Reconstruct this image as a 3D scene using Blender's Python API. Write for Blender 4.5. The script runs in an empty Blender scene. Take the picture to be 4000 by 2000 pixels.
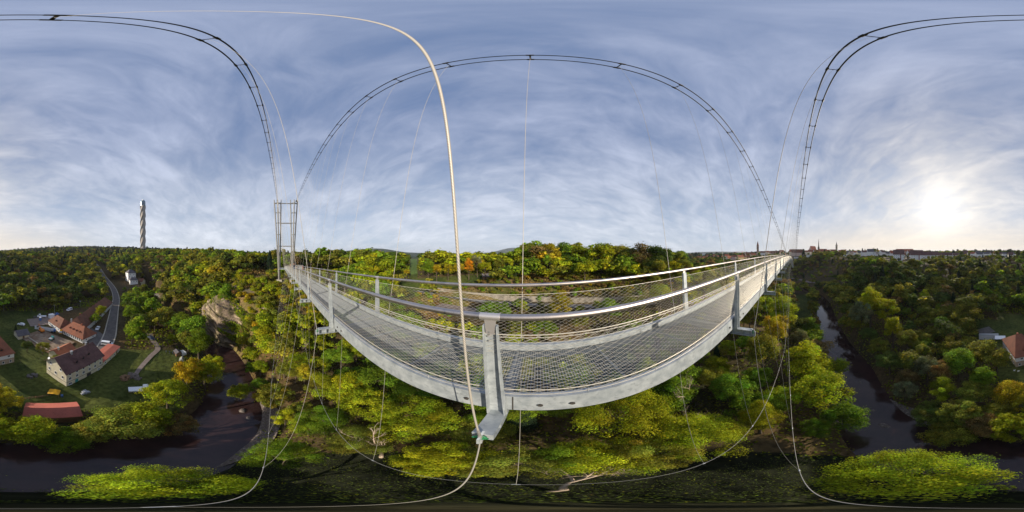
import bpy, math, random
import numpy as np
from mathutils import Vector, Matrix

SC = bpy.context.scene
COL = SC.collection
rad = math.radians

# ------------------------------------------------------------------ camera
cam_data = bpy.data.cameras.new("camera")
cam_data.type = 'PANO'
try:
    cam_data.panorama_type = 'EQUIRECTANGULAR'
except Exception:
    cam_data.cycles.panorama_type = 'EQUIRECTANGULAR'
cam_data.clip_start = 0.05
cam_data.clip_end = 30000
cam = bpy.data.objects.new("camera", cam_data)
cam.location = (0, 0, 0)
cam.rotation_euler = (rad(90), 0, 0)
COL.objects.link(cam)
SC.camera = cam

# ------------------------------------------------------------------ light
SUN_AZ, SUN_EL = 150.0, 17.0          # azimuth clockwise from +Y
EXPOSURE = 0.58
SKY_STRENGTH = 0.10
sd = Vector((math.sin(rad(SUN_AZ)) * math.cos(rad(SUN_EL)), math.cos(rad(SUN_AZ)) * math.cos(rad(SUN_EL)), math.sin(rad(SUN_EL))))
sun_data = bpy.data.lights.new("sun", 'SUN')
sun_data.energy = 5.0
sun_data.angle = rad(0.6)
sun_data.color = (1.0, 0.89, 0.73)
sun = bpy.data.objects.new("sun", sun_data)
sun.rotation_euler = (-sd).to_track_quat('-Z', 'Y').to_euler()
sun.location = (0, 0, 100)
COL.objects.link(sun)

SC.view_settings.view_transform = 'Standard'
SC.view_settings.look = 'None'
SC.view_settings.exposure = EXPOSURE
SC.view_settings.gamma = 1.0
SC.view_settings.use_curve_mapping = False
SC.render.film_transparent = False
try:
    SC.cycles.max_bounces = 6
    SC.cycles.diffuse_bounces = 3
    SC.cycles.transmission_bounces = 3
    SC.cycles.transparent_max_bounces = 4
    SC.cycles.volume_bounces = 0
    SC.cycles.use_denoising = True
except Exception:
    pass

world = bpy.data.worlds.new("World")
SC.world = world
world.use_nodes = True
nt = world.node_tree
nt.nodes.clear()
N = nt.nodes.new
Lk = nt.links.new
def wmath(op, a, b=None, c=None, clamp=False):
    n = N('ShaderNodeMath'); n.operation = op; n.use_clamp = clamp
    for i, v in enumerate((a, b, c)):
        if v is None: continue
        if isinstance(v, (int, float)): n.inputs[i].default_value = v
        else: Lk(v, n.inputs[i])
    return n.outputs[0]
def wmix(fac, a, b):
    n = N('ShaderNodeMix'); n.data_type = 'RGBA'; n.clamp_factor = True
    if isinstance(fac, (int, float)): n.inputs[0].default_value = fac
    else: Lk(fac, n.inputs[0])
    for i, v in ((6, a), (7, b)):
        if isinstance(v, tuple): n.inputs[i].default_value = (*v, 1)
        else: Lk(v, n.inputs[i])
    return n.outputs[2]
def wsmooth(v, lo, hi, a=0.0, b=1.0):
    n = N('ShaderNodeMapRange'); n.interpolation_type = 'SMOOTHSTEP'
    Lk(v, n.inputs[0]); n.inputs[1].default_value = lo; n.inputs[2].default_value = hi
    n.inputs[3].default_value = a; n.inputs[4].default_value = b
    return n.outputs[0]
out = N('ShaderNodeOutputWorld'); bg = N('ShaderNodeBackground')
sky = N('ShaderNodeTexSky'); sky.sky_type = 'NISHITA'; sky.sun_disc = False
sky.sun_elevation = rad(SUN_EL); sky.sun_rotation = rad(SUN_AZ)
sky.altitude = 600; sky.air_density = 1.0; sky.dust_density = 1.2; sky.ozone_density = 1.6
tc = N('ShaderNodeTexCoord'); sep = N('ShaderNodeSeparateXYZ'); Lk(tc.outputs['Generated'], sep.inputs[0])
zc = wmath('MAXIMUM', sep.outputs[2], 0.0)
den = wmath('ADD', zc, 0.30)
px_ = wmath('DIVIDE', sep.outputs[0], den); py_ = wmath('DIVIDE', sep.outputs[1], den)
comb = N('ShaderNodeCombineXYZ'); Lk(px_, comb.inputs[0]); Lk(py_, comb.inputs[1])
def cloud(scale, rot, stretch, detail, rough, dist, loc):
    m = N('ShaderNodeMapping'); m.inputs['Rotation'].default_value = (0, 0, rad(rot))
    m.inputs['Scale'].default_value = (stretch, 1, 1); m.inputs['Location'].default_value = loc
    Lk(comb.outputs[0], m.inputs[0])
    n = N('ShaderNodeTexNoise'); n.inputs['Scale'].default_value = scale; n.inputs['Detail'].default_value = detail
    n.inputs['Roughness'].default_value = rough; n.inputs['Distortion'].default_value = dist
    Lk(m.outputs[0], n.inputs['Vector'])
    return n.outputs[0]
c_big = cloud(1.1, 35, 0.75, 4, 0.5, 0.6, (3.1, 1.7, 0.4))
c_mid = cloud(2.9, 60, 0.58, 7, 0.58, 0.5, (7.3, 2.2, 5.4))
c_fine = cloud(7.5, 48, 0.50, 8, 0.6, 0.7, (1.3, 9.2, 2.4))
csum = wmath('ADD', wmath('MULTIPLY', c_big, 0.36), wmath('ADD', wmath('MULTIPLY', c_mid, 0.36), wmath('MULTIPLY', c_fine, 0.28)))
# angle to the sun
sv = N('ShaderNodeCombineXYZ')
for i in range(3): sv.inputs[i].default_value = sd[i]
dotn = N('ShaderNodeVectorMath'); dotn.operation = 'DOT_PRODUCT'
Lk(tc.outputs['Generated'], dotn.inputs[0]); Lk(sv.outputs[0], dotn.inputs[1])
dsun = wmath('MAXIMUM', dotn.outputs['Value'], 0.0)
g1 = wmath('POWER', dsun, 90.0)      # the veiled disc
g2 = wmath('POWER', dsun, 11.0)       # aureole in the thin cloud
g3 = wmath('POWER', dsun, 5.0)        # wide brightening
csum2 = wmath('ADD', csum, wmath('MULTIPLY', g3, 0.10))
cover = wsmooth(csum2, 0.31, 0.66, 0.10, 0.97)
# thin streaks of the cloud layer against the blue
hz = wsmooth(sep.outputs[2], -0.05, 0.80, 1.0, 0.0)
CLOUD_HI = (2.6, 3.0, 4.15)
CLOUD_LO = (4.9, 5.2, 5.75)
cl = wmix(hz, CLOUD_HI, CLOUD_LO)
cl_sun = wmix(wmath('MULTIPLY', g3, 0.8), cl, (5.7, 5.25, 4.7))
tex = wmath('ADD', wmath('MULTIPLY', csum, 1.3), 0.36)
texv = N('ShaderNodeVectorMath'); texv.operation = 'SCALE'; Lk(cl_sun, texv.inputs[0]); Lk(tex, texv.inputs['Scale']); cl_sun = texv.outputs[0]
lowwarm = wmath('MULTIPLY', wsmooth(sep.outputs[2], 0.0, 0.26, 1.0, 0.0), wsmooth(dotn.outputs['Value'], 0.25, 0.95, 0.0, 1.0))
WARM = (6.4, 5.15, 3.65)
BLUE_HI = (0.92, 1.55, 3.05)
BLUE_LO = (3.3, 4.0, 5.2)
own = wmix(hz, BLUE_HI, BLUE_LO)
skyc = wmix(wmath('ADD', 0.84, wmath('MULTIPLY', g3, 0.16)), sky.outputs[0], own)     # the Nishita sky seen through a thin high veil
colr = wmix(cover, skyc, cl_sun)
colr = wmix(wmath('MULTIPLY', lowwarm, 0.72), colr, WARM)
addv = N('ShaderNodeVectorMath'); addv.operation = 'MULTIPLY_ADD'
gc = wmath('ADD', wmath('MULTIPLY', g1, 2.0), wmath('MULTIPLY', g2, 1.5))
gcv = N('ShaderNodeCombineXYZ')
for i, k in enumerate((1.0, 0.95, 0.84)): Lk(wmath('MULTIPLY', gc, k), gcv.inputs[i])
addv.inputs[1].default_value = (1, 1, 1)
Lk(gcv.outputs[0], addv.inputs[0]); Lk(colr, addv.inputs[2])
Lk(addv.outputs[0], bg.inputs[0])
bg.inputs[1].default_value = SKY_STRENGTH
Lk(bg.outputs[0], out.inputs[0])

# ------------------------------------------------------------------ helpers
rng = np.random.default_rng(11)
random.seed(5)
def pol(az, d, z=0.0):
    a = rad(az); return Vector((math.sin(a) * d, math.cos(a) * d, z))
def link(o, parent=None):
    COL.objects.link(o)
    if parent is not None: o.parent = parent
    return o
def tag(o, label=None, cat=None, group=None, kind=None):
    if label: o['label'] = label
    if cat: o['category'] = cat
    if group: o['group'] = group
    if kind: o['kind'] = kind
    return o
def empty(name, loc, rz=0.0, label=None, cat=None, group=None):
    o = bpy.data.objects.new(name, None); o.empty_display_size = 0.5
    o.location = loc; o.rotation_euler = (0, 0, rz); link(o)
    return tag(o, label, cat, group)

class MB:
    """Collects shapes and links them as one mesh object."""
    def __init__(s): s.v = []; s.f = []; s.mi = []; s.smooth = []
    def add(s, vs, fs, mi=0, smooth=False):
        b = len(s.v); s.v += [tuple(p) for p in vs]
        for f in fs:
            s.f.append(tuple(i + b for i in f)); s.mi.append(mi); s.smooth.append(smooth)
    def hexa(s, p, mi=0):
        s.add(p, [(0, 3, 2, 1), (4, 5, 6, 7), (0, 1, 5, 4), (1, 2, 6, 5), (2, 3, 7, 6), (3, 0, 4, 7)], mi)
    def box(s, a, b, mi=0):
        (x0, y0, z0), (x1, y1, z1) = a, b
        s.hexa([(x0, y0, z0), (x1, y0, z0), (x1, y1, z0), (x0, y1, z0), (x0, y0, z1), (x1, y0, z1), (x1, y1, z1), (x0, y1, z1)], mi)
    def tube(s, pts, r, n=8, mi=0, caps=True, smooth=True):
        pts = [Vector(p) for p in pts]
        rs = r if isinstance(r, (list, tuple)) else [r] * len(pts)
        vs = []; fs = []
        prev = None
        for i, p in enumerate(pts):
            t = (pts[min(i + 1, len(pts) - 1)] - pts[max(i - 1, 0)])
            if t.length < 1e-9: t = Vector((0, 0, 1))
            t.normalize()
            if prev is None:
                a = Vector((0, 0, 1)) if abs(t.z) < 0.9 else Vector((1, 0, 0))
                u = t.cross(a).normalized()
            else:
                u = (prev - t * prev.dot(t)).normalized()
            prev = u; w = t.cross(u)
            for k in range(n):
                an = 2 * math.pi * k / n
                vs.append(p + (u * math.cos(an) + w * math.sin(an)) * rs[i])
        for i in range(len(pts) - 1):
            for k in range(n):
                a = i * n + k; b = i * n + (k + 1) % n
                fs.append((a, b, b + n, a + n))
        s.add(vs, fs, mi, smooth)
        if caps:
            s.add(vs[:n], [tuple(range(n - 1, -1, -1))], mi); s.add(vs[-n:], [tuple(range(n))], mi)
    def cyl(s, c, r0, r1, h, n=16, mi=0):
        s.tube([Vector(c), Vector(c) + Vector((0, 0, h))], [r0, r1], n, mi)
    def prism(s, outline, z0, z1, mi=0):
        n = len(outline)
        vs = [(x, y, z0) for x, y in outline] + [(x, y, z1) for x, y in outline]
        fs = [tuple(range(n - 1, -1, -1)), tuple(range(n, 2 * n))] + [(i, (i + 1) % n, (i + 1) % n + n, i + n) for i in range(n)]
        s.add(vs, fs, mi)
    def mesh(s, name, mats):
        me = bpy.data.meshes.new(name)
        me.from_pydata(s.v, [], s.f)
        for m in (mats if isinstance(mats, (list, tuple)) else [mats]): me.materials.append(m)
        me.polygons.foreach_set('material_index', s.mi)
        me.polygons.foreach_set('use_smooth', s.smooth)
        me.update(); return me
    def build(s, name, mats, parent=None):
        o = bpy.data.objects.new(name, s.mesh(name, mats)); return link(o, parent)
def obj(name, me, parent=None):
    return link(bpy.data.objects.new(name, me), parent)
def copy_tree(o, parent=None):
    c = o.copy(); COL.objects.link(c); c.parent = parent
    for ch in o.children: copy_tree(ch, c)
    return c

# ------------------------------------------------------------------ materials
def mat(name, base, rough=0.7, metal=0.0, spec=0.4, noise=None, bump=None, noise2=None):
    """Principled material; noise = (scale, colour, low, high) mixes a second colour in by a noise in object space."""
    m = bpy.data.materials.new(name); m.use_nodes = True
    t = m.node_tree; p = t.nodes['Principled BSDF']
    p.inputs['Base Color'].default_value = (*base, 1); p.inputs['Roughness'].default_value = rough
    p.inputs['Metallic'].default_value = metal; p.inputs['Specular IOR Level'].default_value = spec
    tcn = t.nodes.new('ShaderNodeTexCoord')
    last = None
    for nz in (noise, noise2):
        if not nz: continue
        sc, c2, lo, hi = nz[:4]
        n = t.nodes.new('ShaderNodeTexNoise'); n.inputs['Scale'].default_value = sc; n.inputs['Detail'].default_value = 6
        n.inputs['Roughness'].default_value = 0.62
        if len(nz) > 4:
            mp = t.nodes.new('ShaderNodeMapping'); mp.inputs['Scale'].default_value = nz[4]
            t.links.new(tcn.outputs['Object'], mp.inputs[0]); t.links.new(mp.outputs[0], n.inputs['Vector'])
        else: t.links.new(tcn.outputs['Object'], n.inputs['Vector'])
        r = t.nodes.new('ShaderNodeMapRange'); r.inputs[1].default_value = lo; r.inputs[2].default_value = hi
        t.links.new(n.outputs[0], r.inputs[0])
        x = t.nodes.new('ShaderNodeMix'); x.data_type = 'RGBA'
        t.links.new(r.outputs[0], x.inputs[0])
        if last is None: x.inputs[6].default_value = (*base, 1)
        else: t.links.new(last, x.inputs[6])
        x.inputs[7].default_value = (*c2, 1); last = x.outputs[2]
        t.links.new(last, p.inputs['Base Color'])
    if bump:
        n = t.nodes.new('ShaderNodeTexNoise'); n.inputs['Scale'].default_value = bump[0]; n.inputs['Detail'].default_value = 5
        t.links.new(tcn.outputs['Object'], n.inputs['Vector'])
        b = t.nodes.new('ShaderNodeBump'); b.inputs['Strength'].default_value = bump[1]; b.inputs['Distance'].default_value = bump[2]
        t.links.new(n.outputs[0], b.inputs['Height']); t.links.new(b.outputs[0], p.inputs['Normal'])
    return m
M = {}
M['galv'] = mat('galvanised_steel', (0.27, 0.30, 0.32), 0.5, 0.35, 0.5, (6, (0.44, 0.47, 0.48), 0.34, 0.66), None, (17, (0.245, 0.27, 0.285), 0.54, 0.68))
M['galv_dark'] = mat('grating_steel', (0.33, 0.35, 0.36), 0.5, 0.3, 0.5)
M['steel'] = mat('brushed_stainless', (0.62, 0.55, 0.50), 0.42, 1.0, 0.5, (3, (0.40, 0.37, 0.36), 0.4, 0.7))
M['sleeve'] = mat('matt_stainless', (0.62, 0.59, 0.57), 0.42, 0.8, 0.5)
M['rope'] = mat('wire_rope', (0.34, 0.32, 0.28), 0.5, 0.25, 0.5)
M['netwire'] = mat('net_wire', (0.52, 0.48, 0.40), 0.4, 0.3, 0.5)
M['darkcable'] = mat('black_cable', (0.022, 0.024, 0.024), 0.5, 0.0, 0.5)
M['darksteel'] = mat('dark_steel', (0.06, 0.055, 0.05), 0.5, 0.3)
M['greenpaint'] = mat('green_lacquer', (0.02, 0.16, 0.06), 0.4)
M['pylonsteel'] = mat('pylon_steel', (0.13, 0.125, 0.12), 0.5, 0.3, 0.5, (2, (0.24, 0.235, 0.22), 0.4, 0.7))
M['concrete'] = mat('concrete', (0.42, 0.38, 0.31), 0.9, 0, 0.2, (0.8, (0.30, 0.27, 0.22), 0.45, 0.75), (6, 0.3, 0.05))
M['brick'] = mat('red_brick', (0.27, 0.09, 0.05), 0.9, 0, 0.2, (3, (0.20, 0.07, 0.045), 0.4, 0.7))
M['asphalt'] = mat('asphalt', (0.062, 0.062, 0.066), 0.9, 0, 0.3, (0.5, (0.09, 0.085, 0.085), 0.4, 0.7))
M['paleroad'] = mat('worn_asphalt', (0.135, 0.12, 0.11), 0.9, 0, 0.3, (0.4, (0.085, 0.077, 0.072), 0.4, 0.7))
M['dirt'] = mat('building_site_soil', (0.20, 0.13, 0.085), 0.95, 0, 0.1, (0.25, (0.27, 0.21, 0.15), 0.42, 0.62), (2, 0.6, 0.15), (0.7, (0.13, 0.085, 0.06), 0.52, 0.7))
M['gravel'] = mat('gravel', (0.13, 0.105, 0.09), 0.95, 0, 0.2, (2.5, (0.34, 0.29, 0.25), 0.52, 0.68), (3, 0.7, 0.1))
M['track'] = mat('track_gravel', (0.24, 0.19, 0.16), 0.95, 0, 0.2, (0.6, (0.17, 0.13, 0.11), 0.4, 0.7))
M['oldwall'] = mat('stained_concrete', (0.27, 0.235, 0.19), 0.95, 0, 0.2, (0.7, (0.13, 0.115, 0.09), 0.42, 0.66, (1, 1, .35)), (3, 0.5, 0.1), (2.2, (0.33, 0.30, 0.25), 0.55, 0.75))
M['white'] = mat('white_paint', (0.8, 0.8, 0.78), 0.5)
M['render_white'] = mat('white_render', (0.72, 0.71, 0.69), 0.9, 0, 0.2, (0.5, (0.60, 0.59, 0.57), 0.5, 0.8))
M['render_cream'] = mat('cream_render', (0.72, 0.65, 0.47), 0.9, 0, 0.2, (0.6, (0.54, 0.48, 0.34), 0.45, 0.8))
M['render_tan'] = mat('tan_stone', (0.42, 0.33, 0.24), 0.9, 0, 0.2, (1.5, (0.34, 0.26, 0.19), 0.4, 0.7))
M['render_pink'] = mat('pink_render', (0.58, 0.42, 0.36), 0.9, 0, 0.2)
M['render_yellow'] = mat('yellow_render', (0.60, 0.47, 0.22), 0.9, 0, 0.2)
M['wood'] = mat('weathered_wood', (0.22, 0.13, 0.07), 0.85, 0, 0.2, (4, (0.15, 0.09, 0.05), 0.4, 0.7))
M['rust'] = mat('rust_red_trim', (0.20, 0.05, 0.03), 0.8)
M['glass'] = mat('window_glass', (0.03, 0.035, 0.045), 0.08, 0.0, 0.6)
M['towerglass'] = mat('tower_glazing', (0.13, 0.21, 0.27), 0.25, 0.2, 0.6, (0.2, (0.07, 0.11, 0.15), 0.45, 0.6))
M['teflon'] = mat('tower_fabric', (0.33, 0.30, 0.27), 0.8, 0, 0.2, (0.05, (0.28, 0.25, 0.225), 0.4, 0.7))
M['rubber'] = mat('tyre_rubber', (0.02, 0.02, 0.02), 0.8)
M['zinc'] = mat('zinc_sheet', (0.36, 0.37, 0.38), 0.45, 0.4)
M['yellow'] = mat('yellow_tarpaulin', (0.70, 0.36, 0.01), 0.6, 0, 0.3, (1.5, (0.58, 0.29, 0.01), 0.4, 0.7))
M['orange'] = mat('orange_paint', (0.65, 0.21, 0.02), 0.5)
M['blue'] = mat('blue_paint', (0.05, 0.14, 0.36), 0.5)
M['teal'] = mat('teal_paint', (0.04, 0.28, 0.26), 0.5)
M['carwhite'] = mat('white_car_paint', (0.72, 0.74, 0.76), 0.3, 0, 0.5)
M['cardark'] = mat('dark_blue_car_paint', (0.03, 0.04, 0.07), 0.3, 0, 0.5)
M['redpaint'] = mat('faded_red_paint', (0.42, 0.07, 0.04), 0.6)
def tilemat(name, c1, c2, rows, axis='Z'):
    """Roof tiles: courses from a wave along the slope, patches of darker tiles."""
    m = mat(name, c1, 0.85, 0, 0.25, (0.35, c2, 0.42, 0.62), None, (3.2, tuple(x * 0.55 for x in c1), 0.55, 0.75))
    t = m.node_tree; p = t.nodes['Principled BSDF']
    tcn = t.nodes.new('ShaderNodeTexCoord'); w = t.nodes.new('ShaderNodeTexWave'); w.bands_direction = axis
    w.inputs['Scale'].default_value = rows; w.inputs['Distortion'].default_value = 0.6
    t.links.new(tcn.outputs['Object'], w.inputs['Vector'])
    b = t.nodes.new('ShaderNodeBump'); b.inputs['Strength'].default_value = 0.8; b.inputs['Distance'].default_value = 0.06
    t.links.new(w.outputs['Fac'], b.inputs['Height']); t.links.new(b.outputs[0], p.inputs['Normal'])
    return m
M['roof_brown'] = tilemat('dark_brown_tiles', (0.105, 0.055, 0.05), (0.155, 0.085, 0.075), 1.2)
M['roof_red'] = tilemat('red_brown_tiles', (0.27, 0.10, 0.055), (0.19, 0.075, 0.045), 1.2)
M['roof_rust'] = tilemat('old_rust_tiles', (0.20, 0.085, 0.05), (0.13, 0.06, 0.04), 1.2)
M['roof_brick'] = tilemat('brick_red_tiles', (0.36, 0.11, 0.06), (0.28, 0.09, 0.05), 1.2)
M['roof_grey'] = tilemat('slate_roof', (0.09, 0.085, 0.095), (0.13, 0.115, 0.12), 1.2)
M['roof_corr'] = tilemat('red_corrugated_sheet', (0.42, 0.12, 0.085), (0.34, 0.10, 0.075), 1.6, 'X')
M['roof_flatred'] = mat('red_roof_felt', (0.36, 0.11, 0.075), 0.8, 0, 0.2, (0.3, (0.28, 0.09, 0.065), 0.4, 0.7))
M['bark'] = mat('bark', (0.11, 0.085, 0.06), 0.9, 0, 0.1, (5, (0.06, 0.047, 0.035), 0.4, 0.7))
M['deadwood'] = mat('bleached_dead_wood', (0.42, 0.33, 0.25), 0.9, 0, 0.1, (2, (0.28, 0.21, 0.15), 0.4, 0.7))
M['skin'] = mat('skin', (0.50, 0.30, 0.22), 0.6)

def water_mat():
    m = mat('river_water', (0.046, 0.024, 0.022), 0.07, 0, 0.5, (0.12, (0.020, 0.012, 0.012), 0.4, 0.65))
    t = m.node_tree; p = t.nodes['Principled BSDF']; p.inputs['IOR'].default_value = 1.45
    tcn = t.nodes.new('ShaderNodeTexCoord')
    n = t.nodes.new('ShaderNodeTexNoise'); n.inputs['Scale'].default_value = 0.9; n.inputs['Detail'].default_value = 4
    t.links.new(tcn.outputs['Object'], n.inputs['Vector'])
    b = t.nodes.new('ShaderNodeBump'); b.inputs['Strength'].default_value = 0.22; b.inputs['Distance'].default_value = 0.1
    t.links.new(n.outputs[0], b.inputs['Height']); t.links.new(b.outputs[0], p.inputs['Normal'])
    return m
M['water'] = water_mat()

def rock_mat():
    m = bpy.data.materials.new('layered_limestone'); m.use_nodes = True
    t = m.node_tree; p = t.nodes['Principled BSDF']; p.inputs['Roughness'].default_value = 0.95; p.inputs['Specular IOR Level'].default_value = 0.15
    g = t.nodes.new('ShaderNodeNewGeometry')
    mp = t.nodes.new('ShaderNodeMapping'); mp.inputs['Scale'].default_value = (0.16, 0.16, 0.62); mp.inputs['Rotation'].default_value = (rad(8), rad(-6), 0)
    t.links.new(g.outputs['Position'], mp.inputs[0])
    n = t.nodes.new('ShaderNodeTexNoise'); n.inputs['Scale'].default_value = 0.75; n.inputs['Detail'].default_value = 9; n.inputs['Roughness'].default_value = 0.66
    t.links.new(mp.outputs[0], n.inputs['Vector'])
    r = t.nodes.new('ShaderNodeValToRGB'); e = r.color_ramp.elements
    e[0].position = 0.30; e[0].color = (0.05, 0.04, 0.03, 1); e[1].position = 0.70; e[1].color = (0.62, 0.51, 0.36, 1)
    for po, c in ((0.42, (0.12, 0.09, 0.07, 1)), (0.53, (0.20, 0.155, 0.11, 1)), (0.61, (0.36, 0.285, 0.195, 1))):
        x = e.new(po); x.color = c
    t.links.new(n.outputs[0], r.inputs[0])
    n2 = t.nodes.new('ShaderNodeTexNoise'); n2.inputs['Scale'].default_value = 0.22; n2.inputs['Detail'].default_value = 8
    t.links.new(g.outputs['Position'], n2.inputs['Vector'])
    mr = t.nodes.new('ShaderNodeMapRange'); mr.inputs[1].default_value = 0.46; mr.inputs[2].default_value = 0.60
    t.links.new(n2.outputs[0], mr.inputs[0])
    x = t.nodes.new('ShaderNodeMix'); x.data_type = 'RGBA'; t.links.new(mr.outputs[0], x.inputs[0])
    t.links.new(r.outputs[0], x.inputs[6]); x.inputs[7].default_value = (0.085, 0.075, 0.035, 1)
    t.links.new(x.outputs[2], p.inputs['Base Color'])
    return m
M['rock'] = rock_mat()

def foliage_mat():
    m = bpy.data.materials.new('autumn_foliage'); m.use_nodes = True
    t = m.node_tree; t.nodes.clear()
    o = t.nodes.new('ShaderNodeOutputMaterial'); a = t.nodes.new('ShaderNodeAttribute'); a.attribute_name = 'tint'
    i = t.nodes.new('ShaderNodeObjectInfo')
    mul = t.nodes.new('ShaderNodeMix'); mul.data_type = 'RGBA'; mul.blend_type = 'MULTIPLY'; mul.inputs[0].default_value = 1
    t.links.new(a.outputs['Color'], mul.inputs[6]); t.links.new(i.outputs['Color'], mul.inputs[7])
    d = t.nodes.new('ShaderNodeBsdfPrincipled'); d.inputs['Roughness'].default_value = 0.75; d.inputs['Specular IOR Level'].default_value = 0.06
    tr = t.nodes.new('ShaderNodeBsdfTranslucent')
    br = t.nodes.new('ShaderNodeMix'); br.data_type = 'RGBA'; br.blend_type = 'MULTIPLY'; br.inputs[0].default_value = 1
    t.links.new(mul.outputs[2], br.inputs[6]); br.inputs[7].default_value = (1.5, 1.45, 0.8, 1)
    mx = t.nodes.new('ShaderNodeMixShader'); mx.inputs[0].default_value = 0.38
    t.links.new(mul.outputs[2], d.inputs['Base Color']); t.links.new(br.outputs[2], tr.inputs['Color'])
    t.links.new(d.outputs[0], mx.inputs[1]); t.links.new(tr.outputs[0], mx.inputs[2]); t.links.new(mx.outputs[0], o.inputs[0])
    return m
M['leaf'] = foliage_mat()
# ------------------------------------------------------------------ terrain (z = 0 is the height of the camera)
WATER_Z = -46.0
PROF = {
 0:   [(0, -44), (6, -43), (15, -40), (30, -35), (44, -29), (53, -21), (58, -19.2), (66, -19.2), (67.5, -16), (76, -11.5), (84, -9.8), (130, -9), (300, -9), (700, -14), (1500, -10)],
 30:  [(0, -44), (6, -43), (15, -40), (30, -34.5), (42, -29), (51, -21), (56, -19.2), (62, -19.2), (63.5, -16), (72, -12), (84, -9.8), (130, -9), (250, -10), (700, -18), (1500, -12)],
 55:  [(0, -44), (15, -41), (30, -36), (45, -29), (56, -22), (66, -17), (78, -13), (110, -11), (170, -14), (260, -24), (500, -18), (1200, -12)],
 75:  [(0, -44), (20, -40.5), (40, -35), (60, -29), (85, -25), (120, -28), (200, -36), (300, -28), (420, -14), (700, -6), (1500, -4)],
 88:  [(0, -44), (20, -41), (40, -36), (60, -32), (80, -32), (140, -38), (220, -38), (300, -26), (380, -12), (500, -2), (700, 2)],
 98:  [(0, -44), (20, -42), (50, -39), (75, -39), (95, -43), (150, -43), (290, -41.5), (345, -26), (395, -9), (460, 0), (700, 3)],
 105: [(0, -44.5), (30, -43), (60, -43), (90, -44), (150, -44), (240, -41.5), (292, -26), (345, -9), (420, 0), (700, 3)],
 112: [(0, -44.8), (30, -43), (55, -43.5), (66, -44), (115, -44), (160, -43), (200, -39.5), (245, -20), (290, -5), (500, 2), (900, 3)],
 125: [(0, -44.8), (20, -44), (60, -42.5), (85, -39), (125, -27), (180, -13), (235, -5), (320, -2), (600, 2), (1500, 12)],
 140: [(0, -44.8), (22, -44.3), (70, -42), (100, -35), (150, -20), (200, -10), (240, -5.6), (320, -3), (700, 2), (1500, 12)],
 160: [(0, -44.8), (35, -44), (85, -42), (115, -36), (160, -23), (210, -11), (250, -6), (330, -3), (700, 3), (1600, 16)],
 180: [(0, -44.8), (28, -43.6), (40, -42.7), (125, -41.5), (150, -36), (200, -23), (260, -10), (320, -4), (500, 0), (800, 6), (1600, 16)],
 200: [(0, -44.8), (28, -43.5), (40, -42.4), (130, -41.5), (165, -38), (220, -27), (300, -12), (400, -3), (620, 6), (1200, 36), (2500, 50)],
 220: [(0, -44.8), (25, -43.6), (40, -42.4), (60, -42), (150, -41), (200, -36), (290, -25), (360, -14), (500, 0), (800, 20), (1500, 36)],
 235: [(0, -44.8), (25, -43.8), (40, -42.7), (120, -42), (165, -42), (185, -36), (240, -20), (310, -5), (420, 7), (760, 17), (1500, 26)],
 248: [(0, -45), (30, -43.6), (75, -43.4), (104, -44), (112, -40), (135, -27), (175, -13), (240, -5), (400, 3), (800, 8), (1500, 14)],
 257: [(0, -45), (28, -44), (74, -44.2), (82, -44), (86, -37), (100, -25), (135, -14), (200, -6), (300, -2), (600, 2), (1500, 6)],
 262: [(0, -45), (30, -44.5), (68, -44.5), (72, -42), (77, -25), (90, -19), (110, -14), (150, -10), (250, -5), (600, -4), (1500, 0)],
 270: [(0, -45), (30, -44.5), (40, -44), (56, -37), (66, -28), (80, -20.5), (100, -14.5), (130, -12), (200, -9), (400, -8), (1500, -4)],
 280: [(0, -45), (20, -43), (35, -39), (58, -31), (78, -22), (89, -17.4), (97, -15.4), (104, -14), (120, -11), (140, -9.6), (220, -9), (600, -9), (1500, -6)],
 292: [(0, -44.5), (20, -42), (40, -36.5), (65, -29), (90, -20), (115, -12), (140, -9.5), (220, -8), (600, -8), (1500, -6)],
 305: [(0, -44.3), (25, -40), (50, -34), (75, -25), (95, -18), (115, -12), (135, -9.5), (220, -8), (600, -9), (1500, -6)],
 330: [(0, -44), (20, -41), (40, -36), (58, -29), (70, -22), (76, -19.2), (86, -19.2), (87.5, -16), (98, -12), (108, -10), (140, -9.2), (300, -9), (700, -10), (1500, -6)],
}
RR = np.concatenate([[0.0], np.geomspace(2, 2000, 220)])
_paz = np.array(sorted(PROF)); _ptab = np.array([np.interp(RR, [a for a, b in PROF[k]], [b for a, b in PROF[k]]) for k in sorted(PROF)])
_paz2 = np.concatenate([_paz - 360, _paz, _paz + 360]); _pt2 = np.vstack([_ptab, _ptab, _ptab])
AZG = np.arange(0, 360, 0.5)
TAB = np.empty((len(AZG), len(RR)))
for j in range(len(RR)): TAB[:, j] = np.interp(AZG, _paz2, _pt2[:, j])
_k = np.exp(-0.5 * (np.arange(-12, 13) * 0.5 / 2.2) ** 2); _k /= _k.sum()
TAB = sum(w * np.roll(TAB, s, axis=0) for w, s in zip(_k, range(-12, 13)))
def _dang(a, b): return (a - b + 180) % 360 - 180
def far_hills(az, d):
    """far ridges: (azimuth, half width, distance, height)"""
    z = np.zeros_like(d)
    for a, w, dist, h, dw in ((-46, 6, 3600, 100, 0.22), (-56, 9, 3400, 95, 0.22), (-30, 9, 4400, 80, 0.25), (0.6, 4.2, 8000, 235, 0.12), (0.0, 12, 8200, 165, 0.14), (-16, 10, 6000, 60, 0.2),
                              (62, 14, 6000, 100, 0.2), (76, 9, 5000, 92, 0.2), (-86, 12, 3500, 60, 0.25), (-163, 16, 1900, 16, 0.35), (-138, 20, 1700, 20, 0.35)):
        z = z + h * np.exp(-0.5 * (_dang(az, a) / w) ** 2) * np.exp(-0.5 * (np.log(np.maximum(d, 1) / dist) / dw) ** 2)
    return z
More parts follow.
